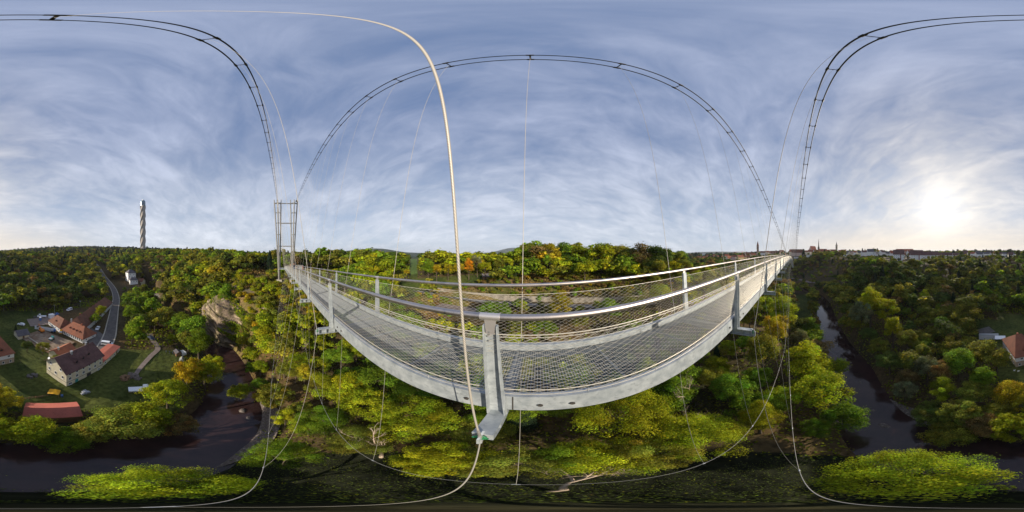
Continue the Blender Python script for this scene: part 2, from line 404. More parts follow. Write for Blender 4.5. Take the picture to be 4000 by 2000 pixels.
RIVER = [(90, 285), (96, 250), (102.5, 216), (107, 184), (109.4, 150), (110.5, 117), (113.6, 80), (119.3, 56), (122.0, 41), (128.5, 28), (146, 18.5), (172, 14), (-160, 13.2), (-130, 15.5), (-112, 21.5), (-99, 31), (-98.5, 46), (-101, 62), (-106.5, 80), (-114, 95), (-121, 118), (-126, 150), (-128, 200), (-129, 260)]
_rp = np.array([pol(a, d)[:2] for a, d in RIVER])
def smooth_line(p, n=8):
    out = []
    for i in range(len(p) - 1):
        p0, p1, p2, p3 = p[max(i - 1, 0)], p[i], p[i + 1], p[min(i + 2, len(p) - 1)]
        for k in range(n):
            t = k / n
            out.append(0.5 * (2 * p1 + (p2 - p0) * t + (2 * p0 - 5 * p1 + 4 * p2 - p3) * t * t + (3 * p1 - p0 - 3 * p2 + p3) * t ** 3))
    out.append(p[-1]); return np.array(out)
RIV = smooth_line(_rp, 6)
def line_dist(x, y, L):
    best = np.full(np.shape(x), 1e9)
    for a, b in zip(L[:-1], L[1:]):
        ab = b - a; t = np.clip(((x - a[0]) * ab[0] + (y - a[1]) * ab[1]) / max(ab @ ab, 1e-9), 0, 1)
        best = np.minimum(best, np.hypot(x - a[0] - t * ab[0], y - a[1] - t * ab[1]))
    return best
RIVER_HALF = 5.1
def wob(x, y, s=1.0):
    return (np.sin(x * .31 * s + 1.3 * np.sin(y * .17 * s)) + np.sin(y * .37 * s + 1.7 * np.sin(x * .13 * s) + 2.1) + .6 * np.sin((x + y) * .71 * s + .5) + .5 * np.sin((x - 1.3 * y) * 1.13 * s)) / 3.1
def height(x, y):
    x = np.asarray(x, float); y = np.asarray(y, float)
    d = np.hypot(x, y); az = np.degrees(np.arctan2(x, y)) % 360
    ai = az / 0.5; i0 = np.floor(ai).astype(int) % len(AZG); i1 = (i0 + 1) % len(AZG); fa = ai - np.floor(ai)
    dr = np.clip(d, 0, 1999.9); j0 = np.clip(np.searchsorted(RR, dr, side='right') - 1, 0, len(RR) - 2)
    fr = (dr - RR[j0]) / (RR[j0 + 1] - RR[j0])
    z = (TAB[i0, j0] * (1 - fa) + TAB[i1, j0] * fa) * (1 - fr) + (TAB[i0, j0 + 1] * (1 - fa) + TAB[i1, j0 + 1] * fa) * fr
    z = z * np.where(d > 1500, np.exp(-(d - 1500) / 2500), 1) + far_hills(az, d)
    z = z + np.where(d > 300, wob(x, y, .02) * np.clip((d - 300) / 400, 0, 1) * 3.0, 0)
    near = d < 420
    rd = np.full(d.shape, 1e9)
    if near.any():
        r = line_dist(x[near] if x.shape else x, y[near] if y.shape else y, RIV)
        if x.shape: rd[near] = r
        else: rd = r
    t = np.clip((rd - RIVER_HALF) / 5.0, 0, 1); t = t * t * (3 - 2 * t)
    z = np.where(rd < RIVER_HALF + 5.0, (-47.2) * (1 - t) + np.maximum(z, -45.2) * t, z)
    return z
def hz1(x, y): return float(height(np.array([x]), np.array([y]))[0])
def ground(az, d, dz=0.0):
    p = pol(az, d); p.z = hz1(p.x, p.y) + dz; return p

# masks (azimuth, distance) in which the ground is grass, kept free of woods
def azd(x, y): return np.degrees(np.arctan2(x, y)), np.hypot(x, y)
def in_box(az, d, a0, a1, d0, d1): return (_dang(az, a0) >= 0) & (_dang(az, a0) <= (a1 - a0) % 360) & (d >= d0) & (d <= d1)
def grass_mask(az, d):
    m = in_box(az, d, -178, -117, 31, 66) | in_box(az, d, 98.5, 105, 84, 180) | in_box(az, d, -40, 6, 78, 97) | in_box(az, d, -36.0, -33.4, 97, 600)
    m |= in_box(az, d, 171, 182, 34, 110) | in_box(az, d, 163, 172, 68, 98) | in_box(az, d, -180, -164, 60, 118)
    return m
def yard_mask(az, d): return in_box(az, d, -176, -158, 56, 114) | in_box(az, d, -158, -136, 56, 124) | in_box(az, d, -160, -135, 38, 60)

def build_ground():
    na = 720
    rings = np.concatenate([np.geomspace(2.5, 420, 190), np.geomspace(430, 11000, 80)])
    az = np.radians(np.arange(na) * 360 / na)
    X = np.sin(az)[:, None] * rings; Y = np.cos(az)[:, None] * rings
    Z = height(X, Y)
    AZ, D = azd(X, Y)
    Z = Z + np.where(D < 300, wob(X, Y, 1.3) * 0.22, 0)
    v = np.stack([X, Y, Z], -1).reshape(-1, 3)
    c0 = np.array([[0, 0, hz1(0, 0.01)]])
    v = np.vstack([v, c0]); nr = len(rings)
    ia = np.arange(na); ib = (ia + 1) % na
    A, J = np.meshgrid(ia, np.arange(nr - 1), indexing='ij'); B = ib[A]
    q = np.stack([A * nr + J, A * nr + J + 1, B * nr + J + 1, B * nr + J], -1).reshape(-1, 4)
    q = q[:, ::-1]
    tri = np.stack([np.full(na, len(v) - 1), ib * nr, ia * nr], -1)
    me = bpy.data.meshes.new('ground')
    me.vertices.add(len(v)); me.vertices.foreach_set('co', v.astype(np.float32).ravel())
    loops = np.concatenate([q.ravel(), tri.ravel()]).astype(np.int32)
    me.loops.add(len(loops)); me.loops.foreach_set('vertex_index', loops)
    starts = np.concatenate([np.arange(len(q)) * 4, len(q) * 4 + np.arange(len(tri)) * 3]).astype(np.int32)
    me.polygons.add(len(starts)); me.polygons.foreach_set('loop_start', starts)
    me.polygons.foreach_set('use_smooth', np.ones(len(starts), bool))
    # what grows or lies there
    n1 = wob(X, Y, .35); n2 = wob(X, Y, 1.1)
    col = np.empty((na, nr, 4)); col[..., 3] = 1
    forest = np.array([0.050, 0.045, 0.022]); leaf = np.array([0.11, 0.07, 0.03]); grass = np.array([0.036, 0.052, 0.012]); grass2 = np.array([0.085, 0.095, 0.022]); field = np.array([0.10, 0.15, 0.040]); scrub = np.array([0.19, 0.125, 0.055]); farw = np.array([0.030, 0.045, 0.022])
    t = np.clip(n1 * .5 + .5 + .3 * n2, 0, 1)[..., None]
    col[..., :3] = forest * (1 - t) + leaf * t
    g = grass_mask(AZ, D)[..., None]
    gt = np.clip(.5 + .6 * n1 + .4 * n2, 0, 1)[..., None]
    col[..., :3] = np.where(g, grass * (1 - gt) + grass2 * gt, col[..., :3])
    col[..., :3] = np.where(in_box(AZ, D, -36.0, -33.4, 104, 600)[..., None], field, col[..., :3])
    sc = (in_box(AZ, D, -101, -72, 62, 112) | in_box(AZ, D, -34, 48, 66, 80))[..., None]
    st = np.clip(.6 + .8 * n2 + .3 * n1, 0, 1)[..., None]
    col[..., :3] = np.where((D < 16)[..., None], np.array([.014, .016, .008]), col[..., :3])  # near-black ground straight below: its shade is painted into the colour
    col[..., :3] = np.where(sc, scrub * st + grass2 * (1 - st), col[..., :3])
    fw = np.clip((D - 500) / 500, 0, 1)[..., None]
    ff = (np.clip(wob(X, Y, .006) * 1.6 - .2, 0, 1) * (D < 5200))[..., None] * np.array(np.abs(_dang(AZ, 150)) > 40)[..., None]
    col[..., :3] = col[..., :3] * (1 - fw) + (farw * (1 - ff) + field * .8 * ff) * fw
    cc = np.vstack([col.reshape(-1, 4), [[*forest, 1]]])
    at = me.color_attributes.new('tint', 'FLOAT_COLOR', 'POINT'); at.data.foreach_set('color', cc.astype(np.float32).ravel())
    me.update(calc_edges=True)
    m = bpy.data.materials.new('ground_cover'); m.use_nodes = True
    tt = m.node_tree; p = tt.nodes['Principled BSDF']; p.inputs['Roughness'].default_value = 0.95; p.inputs['Specular IOR Level'].default_value = 0.1
    a = tt.nodes.new('ShaderNodeAttribute'); a.attribute_name = 'tint'
    n = tt.nodes.new('ShaderNodeTexNoise'); n.inputs['Scale'].default_value = 0.9; n.inputs['Detail'].default_value = 8
    g_ = tt.nodes.new('ShaderNodeNewGeometry'); tt.links.new(g_.outputs['Position'], n.inputs['Vector'])
    mr = tt.nodes.new('ShaderNodeMapRange'); mr.inputs[1].default_value = .3; mr.inputs[2].default_value = .7; mr.inputs[3].default_value = .55; mr.inputs[4].default_value = 1.35
    tt.links.new(n.outputs[0], mr.inputs[0])
    x = tt.nodes.new('ShaderNodeVectorMath'); x.operation = 'SCALE'; tt.links.new(a.outputs['Color'], x.inputs[0]); tt.links.new(mr.outputs[0], x.inputs['Scale'])
    tt.links.new(x.outputs[0], p.inputs['Base Color'])
    b = tt.nodes.new('ShaderNodeBump'); b.inputs['Strength'].default_value = .5; b.inputs['Distance'].default_value = .3
    tt.links.new(n.outputs[0], b.inputs['Height']); tt.links.new(b.outputs[0], p.inputs['Normal'])
    me.materials.append(m)
    tag(obj('ground', me), kind='structure')
build_ground()

def ribbon(name, line, half, mat_, dz=None, z=None, kind='structure', cross=3, build=True, parent=None):
    """A strip of ground along a line of (x, y), lying on the terrain."""
    mb = MB(); vs = []; n = len(line)
    for i in range(n):
        t = line[min(i + 1, n - 1)] - line[max(i - 1, 0)]; t = t / max(np.hypot(*t), 1e-9); nn = np.array([-t[1], t[0]])
        h = half[i] if hasattr(half, '__len__') else half
        for k in range(cross):
            f = -1 + 2 * k / (cross - 1); p = line[i] + nn * h * f
            vs.append((p[0], p[1], z if z is not None else hz1(p[0], p[1]) + dz))
    fs = [(i * cross + k, i * cross + k + 1, (i + 1) * cross + k + 1, (i + 1) * cross + k) for i in range(n - 1) for k in range(cross - 1)]
    mb.add(vs, fs, 0, True)
    o = mb.build(name, mat_, parent)
    if kind and parent is None: o['kind'] = kind
    return o
ribbon('river', RIV, RIVER_HALF + 2.6, M['water'], z=WATER_Z, cross=5)
def pline(pts, n=6): return smooth_line(np.array([pol(a, d)[:2] for a, d in pts]), n)
# gravel bank in the inner bend
bank = pline([(-112, 13), (-100, 18), (-92, 23), (-88, 30), (-91, 40)], 5)
ribbon('gravel_bank', bank, [1.2 + 2.6 * math.sin(math.pi * i / (len(bank) - 1)) for i in range(len(bank))], M['gravel'], dz=0.75, cross=6)
bank2 = pline([(152, 27.5), (142, 28.5), (135, 32), (131, 38)], 5)
ribbon('gravel_bank', bank2, [1.0 + 2.2 * math.sin(math.pi * i / (len(bank2) - 1)) for i in range(len(bank2))], M['gravel'], dz=0.7, cross=6)
# roads
VROAD = pline([(-146.6, 330), (-145.2, 290), (-143.6, 240), (-140.6, 190), (-139.2, 155), (-139.8, 120), (-140.6, 95), (-141.5, 78), (-143.5, 66)], 8)
ribbon('valley_road', VROAD, 2.5, M['paleroad'], dz=0.4, cross=5)
for sgn in (-1, 1):
    off = []
    for i in range(len(VROAD)):
        t = VROAD[min(i + 1, len(VROAD) - 1)] - VROAD[max(i - 1, 0)]; t = t / np.hypot(*t); off.append(VROAD[i] + sgn * 2.9 * np.array([-t[1], t[0]]))
    ribbon('kerb_strip', np.array(off), 0.32, M['concrete'], dz=0.46)
FPATH = pline([(-127.5, 82), (-126.2, 74), (-124.5, 66.5), (-127, 60), (-130.5, 52), (-133, 46)], 6)
ribbon('field_path', FPATH, [1.4 - .8 * i / 30 for i in range(len(FPATH))], M['track'], dz=0.22)
HPATH = pline([(96.5, 288), (100, 268), (103.5, 246), (107, 226), (111, 205)], 6)
ribbon('hillside_path', HPATH, 2.0, M['track'], dz=0.8)
RBANK = pline([(108.5, 92), (110.5, 74), (113.5, 60)], 6)
ribbon('river_path', RBANK, 1.2, M['track'], dz=0.4)
yard = pline([(-170, 96), (-165.5, 98), (-161, 102)], 6)
ribbon('courtyard', yard, [5.5, 6, 6, 6, 6, 6, 6, 6, 6, 6, 6, 6, 6], M['track'], dz=0.34, cross=6)
SITE = np.array([[-15.5, -80], [-18, -75], [-20.5, -70], [-23, -65], [-25.5, -60.5]])
ribbon('building_site', smooth_line(SITE, 4), 7.2, M['dirt'], dz=0.4, cross=9)
FORE = np.array([[-41, -77], [-43, -70], [-42.5, -64], [-40.5, -59], [-38, -54], [-36.2, -49]])
ribbon('forecourt', smooth_line(FORE, 4), [4.2] * 21, M['paleroad'], dz=0.42, cross=7)
# road below the plateau with its retaining wall
RWL = [(-44, 104), (-37, 93), (-30, 81.5), (-20, 72.5), (-10, 65.5), (0, 62), (10, 60), (20, 58.8), (30, 58.8), (40, 60), (50, 64), (56, 70)]
RW = pline(RWL, 5)
ribbon('lower_road', RW, 2.6, M['paleroad'], z=-18.6, cross=4)
def offset_line(L, o):
    r = []
    for i in range(len(L)):
        t = L[min(i + 1, len(L) - 1)] - L[max(i - 1, 0)]; t = t / np.hypot(*t); r.append(L[i] + o * np.array([-t[1], t[0]]))
    return np.array(r)
ribbon('road_marking', offset_line(RW, -0.2), 0.16, M['white'], z=-18.57, cross=2)
WL = offset_line(RW, 3.6)
mb = MB(); n = len(WL); W2 = offset_line(RW, 4.0)
for i in range(n - 1):
    zt0, zt1 = -16.3 + .12 * math.sin(i * .7), -16.3 + .12 * math.sin((i + 1) * .7)
    mb.hexa([(*WL[i], -20.5), (*WL[i + 1], -20.5), (*W2[i + 1], -20.5), (*W2[i], -20.5), (*WL[i], zt0), (*WL[i + 1], zt1), (*W2[i + 1], zt1), (*W2[i], zt0)])
tag(mb.build('retaining_wall', M['oldwall']), 'pale concrete retaining wall running along the lower road under the plateau', 'wall')
LOTL = pline([(-26, 66), (-19, 61.5), (-12, 57.5)], 5)
ribbon('gravel_lot', LOTL, [3.0] * len(LOTL), M['track'], z=-20.4, cross=4)

# cliff: an undercut wall of bedded limestone on the outer bend
def build_cliff():
    na, nz = 170, 70
    a = np.linspace(-110.5, -92, na); f = np.linspace(0, 1, nz)
    A, F = np.meshgrid(a, f, indexing='ij')
    dbase = np.interp(a, [-110.5, -107, -103, -99, -95, -91, -88, -84], [92, 84, 77.5, 73, 68, 63, 58.5, 54])[:, None]
    ztop = np.interp(a, [-110.5, -107, -104, -101, -97, -93, -89, -84], [-37, -27, -22, -20.5, -22.5, -27, -32, -37])[:, None]
    zb = -46.5
    Z = zb + (ztop - zb) * F
    zz = Z + A * .42
    saw = lambda p, k: ((zz / p + k * np.sin(A * .35)) % 1.0)
    strata = (saw(5.2, .15) ** 3) * -2.2 + (saw(2.3, .25) ** 2) * -.5 + (wob(A * 1.6, Z * 1.1, 1.0) + wob(A * 3.9, Z * 2.7, 1.0) * .5) * .45
    bul = np.sin(A * .55 + Z * .05) * 1.3 + np.sin(A * 1.5 + 1.0 + Z * .15) * .4
    D = dbase + F ** 1.3 * 7.5 - 1.6 * np.sin(F * math.pi * .9) + strata + bul + np.clip(F - .9, 0, 1) * 55
    D = D + rng.normal(0, .05, D.shape)
    X = np.sin(np.radians(A)) * D; Y = np.cos(np.radians(A)) * D
    v = np.stack([X, Y, Z + rng.normal(0, .06, Z.shape)], -1).reshape(-1, 3)
    global CLIFF; CLIFF = (v, A.ravel(), F.ravel())
    mb = MB()
    mb.add([tuple(p) for p in v], [(i * nz + j, i * nz + j + 1, (i + 1) * nz + j + 1, (i + 1) * nz + j) for i in range(na - 1) for j in range(nz - 1)])
    tag(mb.build('cliff', M['rock']), kind='structure')
    # small ledges of pale stone further up the spur
    for az, d, w, h, hh in ((-92.5, 86, 7, -18.6, 1.6), (-88, 84, 5, -19.8, 1.4), (-84.5, 72, 5, -23.5, 2.2), (-97, 92, 3, -17.5, 2.4), (-83, 66, 3.5, -27, 1.8)):
        mb = MB(); nn = 26; vs = []; c = pol(az, d); t = Vector((-c.y, c.x, 0)).normalized(); o = Vector((c.x, c.y, 0)).normalized()
        zg = hz1(c.x, c.y)
        for i in range(nn):
            s = (i / (nn - 1) - .5) * 2
            for j in range(7):
                g = j / 6
                p = c + t * s * w + o * (g * .9 + .5 * math.sin(s * 5 + j) * .4 + (1.6 if j == 6 else 0) + s * s * 1.2 - 1.4)
                vs.append((p.x, p.y, zg - .8 + g * (hh + .8) * (1 - .5 * s * s) + .15 * math.sin(i * 1.7)))
        mb.add(vs, [(i * 7 + j, i * 7 + j + 1, (i + 1) * 7 + j + 1, (i + 1) * 7 + j) for i in range(nn - 1) for j in range(6)])
        tag(mb.build('rock_ledge', M['rock']), kind='structure')
    for az, d, w, h, hh in ((135.5, 168, 16, 0, 3.2), (141, 172, 9, 0, 2.4)):
        mb = MB(); nn = 40; vs = []; c = pol(az, d); t = Vector((-c.y, c.x, 0)).normalized(); o = Vector((c.x, c.y, 0)).normalized(); zg = hz1(c.x, c.y)
        for i in range(nn):
            s = (i / (nn - 1) - .5) * 2
            for j in range(7):
                g = j / 6; p = c + t * s * w + o * (g * 1.2 + .5 * math.sin(s * 9 + j) + (3 if j == 6 else 0) - 2)
                vs.append((p.x, p.y, zg - 1 + g * (hh + 1.5) * (1 - .4 * s * s) + .4 * math.sin(i * .9)))
        mb.add(vs, [(i * 7 + j, i * 7 + j + 1, (i + 1) * 7 + j + 1, (i + 1) * 7 + j) for i in range(nn - 1) for j in range(6)])
        tag(mb.build('rock_ledge', M['rock']), kind='structure')
build_cliff()
# ------------------------------------------------------------------ footbridge
TH = rad(99.3)
T_ = Vector((math.sin(TH), math.cos(TH), 0)); N_ = Vector((math.sin(TH - math.pi / 2), math.cos(TH - math.pi / 2), 0))
def B(s, l, z): return T_ * s + N_ * l + Vector((0, 0, z))
def zr(s): return -0.5 + .037 * s - (.0005 if s > 0 else .00024) * s * s
S0, DS = -0.335, 3.85
KL, KR = -28, 51
S_A, S_B = S0 + DS * KL - .5, S0 + DS * KR + .5
def srange(a, b, step): n = max(1, int(round((b - a) / step))); return [a + (b - a) * i / n for i in range(n + 1)]
bridge = empty('suspension_footbridge', B(0, 2.03, -1.7), 0, 'long galvanised steel suspension footbridge with mesh deck and rope net railings crossing the valley', 'footbridge')
INV = Matrix.Translation(-bridge.location)
def bpart(name, mb, m, parent=None):
    mb.v = [tuple(Vector(p) - bridge.location) for p in mb.v]
    return mb.build(name, m, parent or bridge)
def extrude(mb, prof, ss, zf, mi=0, smooth=False):
    """closed profile [(l, dz)] swept along the bridge"""
    vs = []; n = len(prof)
    for s in ss:
        for l, dz in prof: vs.append(B(s, l, zf(s) + dz))
    fs = [(i * n + k, i * n + (k + 1) % n, (i + 1) * n + (k + 1) % n, (i + 1) * n + k) for i in range(len(ss) - 1) for k in range(n)]
    mb.add(vs, fs, mi, smooth); m = len(ss) - 1
    mb.add(vs[:n], [tuple(range(n - 1, -1, -1))], mi); mb.add(vs[m * n:], [tuple(range(n))], mi)
L0, L1 = 1.35, 2.70           # outer faces of the edge beams
ZT = -1.09                    # beam top below the handrail
for l, sg in ((L0, 1), (L1, -1)):
    mb = MB()
    # channel: web on the outside, flanges turned in
    extrude(mb, [(l, ZT), (l, ZT - .285), (l + sg * .09, ZT - .285), (l + sg * .09, ZT - .273), (l + sg * .013, ZT - .273), (l + sg * .013, ZT - .013), (l + sg * .085, ZT - .013), (l + sg * .085, ZT)], srange(S_A, S_B, .5), zr)
    o = bpart('edge_beam', mb, M['galv'])
    for k in range(-3, 3):
        for e in (.35, .62, DS - .3):
            s = S0 + DS * k + e; mb = MB(); c = B(s, l - sg * .004, zr(s) + ZT - .16)
            mb.tube([c - N_ * sg * .012, c + N_ * sg * .004], .024, 8); bpart('bolt', mb, M['darksteel'], o)
        s = S0 + DS * k + .12; mb = MB(); mb.hexa([B(s + a, l - sg * b, zr(s) + ZT - c) for c in (.28, .004) for a, b in ((-.006, .002), (.006, .002), (.006, -.003), (-.006, -.003))]); bpart('joint', mb, M['darksteel'], o)
# grating: crossed bars, panel by panel
mb = MB(); zd = ZT - .14
LA, LB_ = L0 + .095, L1 - .095
def gbar(mb, a, b, w, h):
    d = (b - a); side = Vector((-d.y, d.x, 0)).normalized() * w / 2; up = Vector((0, 0, h))
    mb.add([a - side, a + side, b + side, b - side, a - side + up, a + side + up, b + side + up, b - side + up], [(4, 5, 6, 7), (0, 1, 5, 4), (2, 3, 7, 6), (0, 4, 7, 3), (1, 2, 6, 5)])
s = S_A
while s < S_B:
    near = abs(s) < 45
    p = .034 if near else (.075 if abs(s) < 100 else .15)
    gbar(mb, B(s, LA, zr(s) + zd - .007), B(s, LB_, zr(s) + zd - .007), .0050 if near else p * .3, .007)
    s += p
for k in range(KL * 3, KR * 3):
    a, b = S0 + DS * k / 3 + .012, S0 + DS * (k + 1) / 3 - .012
    nl = 34 if abs(a) < 45 else (16 if abs(a) < 100 else 8)
    for j in range(nl):
        l = LA + (LB_ - LA) * j / (nl - 1)
        gbar(mb, B(a, l, zr(a) + zd - .013), B(b, l, zr(b) + zd - .013), .0042 if nl == 34 else (LB_ - LA) / nl * .3, .007)
    if abs(a) < 60:
        for e in (a - .006, b + .006): gbar(mb, B(e, LA, zr(e) + zd - .03), B(e, LB_, zr(e) + zd - .03), .006, .034)
bpart('deck_grating', mb, M['galv_dark'])
# handrails
for l in (1.262, 2.79):
    mb = MB(); mb.tube([B(s, l, zr(s)) for s in srange(S_A, S_B, .6)], .030, 14)
    bpart('handrail', mb, M['steel'])
# posts: one U-shaped post on each side at every cross beam
def post_mb(s, l, sg):
    """sg = -1: near side, open to the outside"""
    mb = MB(); zz = zr(s); zb, zt = zz + ZT - .30, zz - .085
    lb, lt = l + sg * .012, (1.262 if sg < 0 else 2.79) - sg * .03
    w = .075; tilt = -(zr(s + .1) - zr(s - .1)) / .2 * 1.35      # posts stand square to the sloping deck
    def slab(s0, s1, a0, a1):
        mb.hexa([B(s + s0, lb + sg * a0, zb), B(s + s1, lb + sg * a0, zb), B(s + s1, lb + sg * a1, zb), B(s + s0, lb + sg * a1, zb),
                 B(s + tilt + s0 * .82, lt + sg * a0 * .6, zt), B(s + tilt + s1 * .82, lt + sg * a0 * .6, zt), B(s + tilt + s1 * .82, lt + sg * a1 * .6, zt), B(s + tilt + s0 * .82, lt + sg * a1 * .6, zt)])
    slab(-w, w, 0, .012); slab(-w, -w + .012, .012, .085); slab(w - .012, w, .012, .085)
    return mb
def top_s(s): return s - (zr(s + .1) - zr(s - .1)) / .2 * 1.35
def bracket(mb, s, sg):
    s = top_s(s)
    l = 1.262 if sg < 0 else 2.79
    z = zr(s)
    mb.hexa([B(s - .035, l - .006, z - .17), B(s + .035, l - .006, z - .17), B(s + .035, l + .006, z - .17), B(s - .035, l + .006, z - .17), B(s - .05, l - .006, z - .024), B(s + .05, l - .006, z - .024), B(s + .05, l + .006, z - .024), B(s - .05, l + .006, z - .024)])
def bolt(s, sg, dz, r):
    s = top_s(s); mb = MB(); l = 1.262 if sg < 0 else 2.79; c = B(s - .012, l - sg * .03 + sg * .012, zr(s) + dz)
    mb.tube([c, c + N_ * sg * .024], [r, r * .6], 10); return mb
def sleeve(s, sg):
    s = top_s(s); mb = MB(); l = 1.262 if sg < 0 else 2.79
    mb.tube([B(s + e, l, zr(s + e)) for e in (-.085, 0, .085)], .0335, 14); return mb
order = sorted(range(KL, KR + 1), key=abs)
near_k = set(order[:49]); rest = MB(); restx = MB(); restb = MB()
for k in range(KL, KR + 1):
    s = S0 + DS * k
    for l, sg in ((L0, -1), (L1, 1)):
        if k == 0 and sg > 0: continue          # the far side carries no post at this beam
        mb = post_mb(s, l, sg)
        if k in near_k:
            p = bpart('post', mb, M['galv'])
            if abs(k) <= 10:
                b2 = MB(); bracket(b2, s, sg); bpart('rail_bracket', b2, M['sleeve'], p)
                bpart('rail_sleeve', sleeve(s, sg), M['sleeve'], p)
                if abs(k) < 4:
                    for dz, r_ in ((-.15, .017), (-.20, .017), (-.255, .011)): bpart('bolt', bolt(s, sg, dz, r_), M['darksteel'] if abs(k) > 1 else M['zinc'], p)
            else:
                bracket(restb, s, sg)
        else:
            rest.add(mb.v, mb.f); bracket(restb, s, sg)
tag(bpart('post', rest, M['galv']), kind='stuff')
tag(bpart('rail_bracket', restb, M['sleeve']), kind='stuff')
# cross beams with outriggers that carry the hangers
def xbeam_mb(s, mb=None):
    mb = mb or MB(); z = zr(s) + ZT - .30; a, b = .93, 3.12; w = .07
    def bar(l0, l1, z0, z1, w0, w1=None):
        w1 = w1 or w0
        mb.hexa([B(s - w0, l0, z + z0), B(s + w0, l0, z + z0), B(s + w1, l1, z + z0), B(s - w1, l1, z + z0), B(s - w0, l0, z + z1), B(s + w0, l0, z + z1), B(s + w1, l1, z + z1), B(s - w1, l1, z + z1)])
    bar(a, b, -.012, 0, .07); bar(a, b, -.15, -.138, .07); bar(a + .01, b - .01, -.138, -.012, .006)
    for e in (a + .005, a + .2, L0 + .02, L1 - .02, b - .2, b - .017): bar(e, e + .012, -.138, -.012, .069)
    for e, g in ((a, -1), (b, 1)):
        c = B(s, e, z - .10)                                  # eye plate at the tip
        mb.hexa([c + T_ * -.008 + N_ * g * -.03 + Vector((0, 0, -.09)), c + T_ * .008 + N_ * g * -.03 + Vector((0, 0, -.09)), c + T_ * .008 + N_ * g * .075 + Vector((0, 0, -.07)), c + T_ * -.008 + N_ * g * .075 + Vector((0, 0, -.07)),
                 c + T_ * -.008 + N_ * g * -.03 + Vector((0, 0, .13)), c + T_ * .008 + N_ * g * -.03 + Vector((0, 0, .13)), c + T_ * .008 + N_ * g * .075 + Vector((0, 0, .06)), c + T_ * -.008 + N_ * g * .075 + Vector((0, 0, .06))])
    return mb
for k in range(KL, KR + 1):
    bpart('cross_beam', xbeam_mb(S0 + DS * k), M['galv'])
# railing nets: rope frame and diamond mesh
def net(l_at, name):
    mb = MB()
    zt_, zb_ = -.165, ZT + .02
    def P(s, f): return B(s, l_at(f), zr(s) + zb_ + (zt_ - zb_) * f)
    h = zt_ - zb_; pitch = .13; run = h * 2.05
    n0, n1 = int(S_A / pitch), int(S_B / pitch)
    ex = Vector((0, 0, 1))
    for i in range(n0, n1):
        s = i * pitch
        if s + run > S_B or s - run < S_A: continue
        if abs(s) > 70 and i % 2: continue
        r = .0014 if abs(s) < 12 else .0022
        if abs(s) > 70: r = .004
        for d in (1, -1):
            a, b = P(s, 0), P(s + d * run, 1)
            t = (b - a).normalized(); u = t.cross(N_).normalized() * r; w = N_ * r
            mb.add([a + u, a - u * .5 + w, a - u * .5 - w, b + u, b - u * .5 + w, b - u * .5 - w], [(0, 1, 4, 3), (1, 2, 5, 4), (2, 0, 3, 5)])
    return mb
for l in (1.262, 2.79):
    beam = L0 + .03 if l < 2 else L1 - .03
    o = bpart('railing_net', net(lambda f, l=l, beam=beam: beam + (l - beam) * f, ''), M['netwire'])
    for f, r in ((1.0, .0045), (.0, .004), (.11, .0065)):
        mr = MB(); zt_, zb_ = -.165, ZT + .02
        mr.tube([B(s, beam + (l - beam) * f, zr(s) + zb_ + (zt_ - zb_) * f) for s in srange(S_A, S_B, 1.3)], r, 6)
        bpart('net_rope', mr, M['netwire'], o)
    for k in range(-15, 15):
        s = S0 + DS * k / 5; mc = MB(); mc.tube([B(s, beam, zr(s) + ZT), B(s, beam, zr(s) + ZT + .05)], .006, 6); bpart('rope_clip', mc, M['zinc'], o)
# main cables: a pair on either side, tied together by spreaders
def blend(s): return .5 + .5 * math.tanh(s / 4)
def zcab(s):
    a, b = 18.45 - .164 * s, 17.75 - .148 * s
    w = blend(s); return a * (1 - w) + b * w + .0003 * max(0, s - 45) ** 2
def lnear(s): w = blend(s); return (-2.02 + .0105 * s) * (1 - w) + (-1.85 + .012 * min(s, 60)) * w
def lfar(s): w = blend(s); return (6.78 - .0155 * s) * (1 - w) + (6.53 - .0155 * min(s, 60)) * w
SPY = -97.5
SR_END = 165
def spreader_mb(mb, s, lf):
    z = zcab(s); l = lf(s)
    mb.tube([B(s, l - .33, z), B(s, l + .33, z)], .036, 8)
    for e in (-.27, .27):
        c = B(s, l + e, z); mb.tube([c - T_ * .16, c + T_ * .16], .078, 10)
    mb.tube([B(s, l, z - .16), B(s, l, z + .02)], .022, 8)
for lf in (lnear, lfar):
    cabs = []
    for e in (-.27, .27):
        mb = MB(); mb.tube([B(s, lf(s) + e, zcab(s)) for s in srange(SPY, SR_END, 1.2)], .046, 8)
        cabs.append(bpart('main_cable', mb, M['darkcable']))
    rest = MB()
    for k in range(-25, 42):
        s = S0 + DS * k
        if k >= -25 and k < 42:
            if abs(k) <= 26:
                mb = MB(); spreader_mb(mb, s, lf); bpart('cable_spreader', mb, M['darksteel'], cabs[0])
            else: spreader_mb(rest, s, lf)
    tag(bpart('cable_spreader', rest, M['darksteel'], cabs[0]), kind='stuff')
# wire rope material with visible lay
def lay_mat():
    m = mat('laid_wire_rope', (0.56, 0.51, 0.44), 0.5, 0.2, 0.5)
    t = m.node_tree; p = t.nodes['Principled BSDF']; tcn = t.nodes.new('ShaderNodeTexCoord')
    w = t.nodes.new('ShaderNodeTexWave'); w.bands_direction = 'DIAGONAL'; w.inputs['Scale'].default_value = 48
    t.links.new(tcn.outputs['Object'], w.inputs['Vector'])
    x = t.nodes.new('ShaderNodeMix'); x.data_type = 'RGBA'; t.links.new(w.outputs['Fac'], x.inputs[0]); x.inputs[6].default_value = (.27, .245, .21, 1); x.inputs[7].default_value = (.50, .46, .40, 1)
    t.links.new(x.outputs[2], p.inputs['Base Color'])
    return m
M['lay'] = lay_mat()
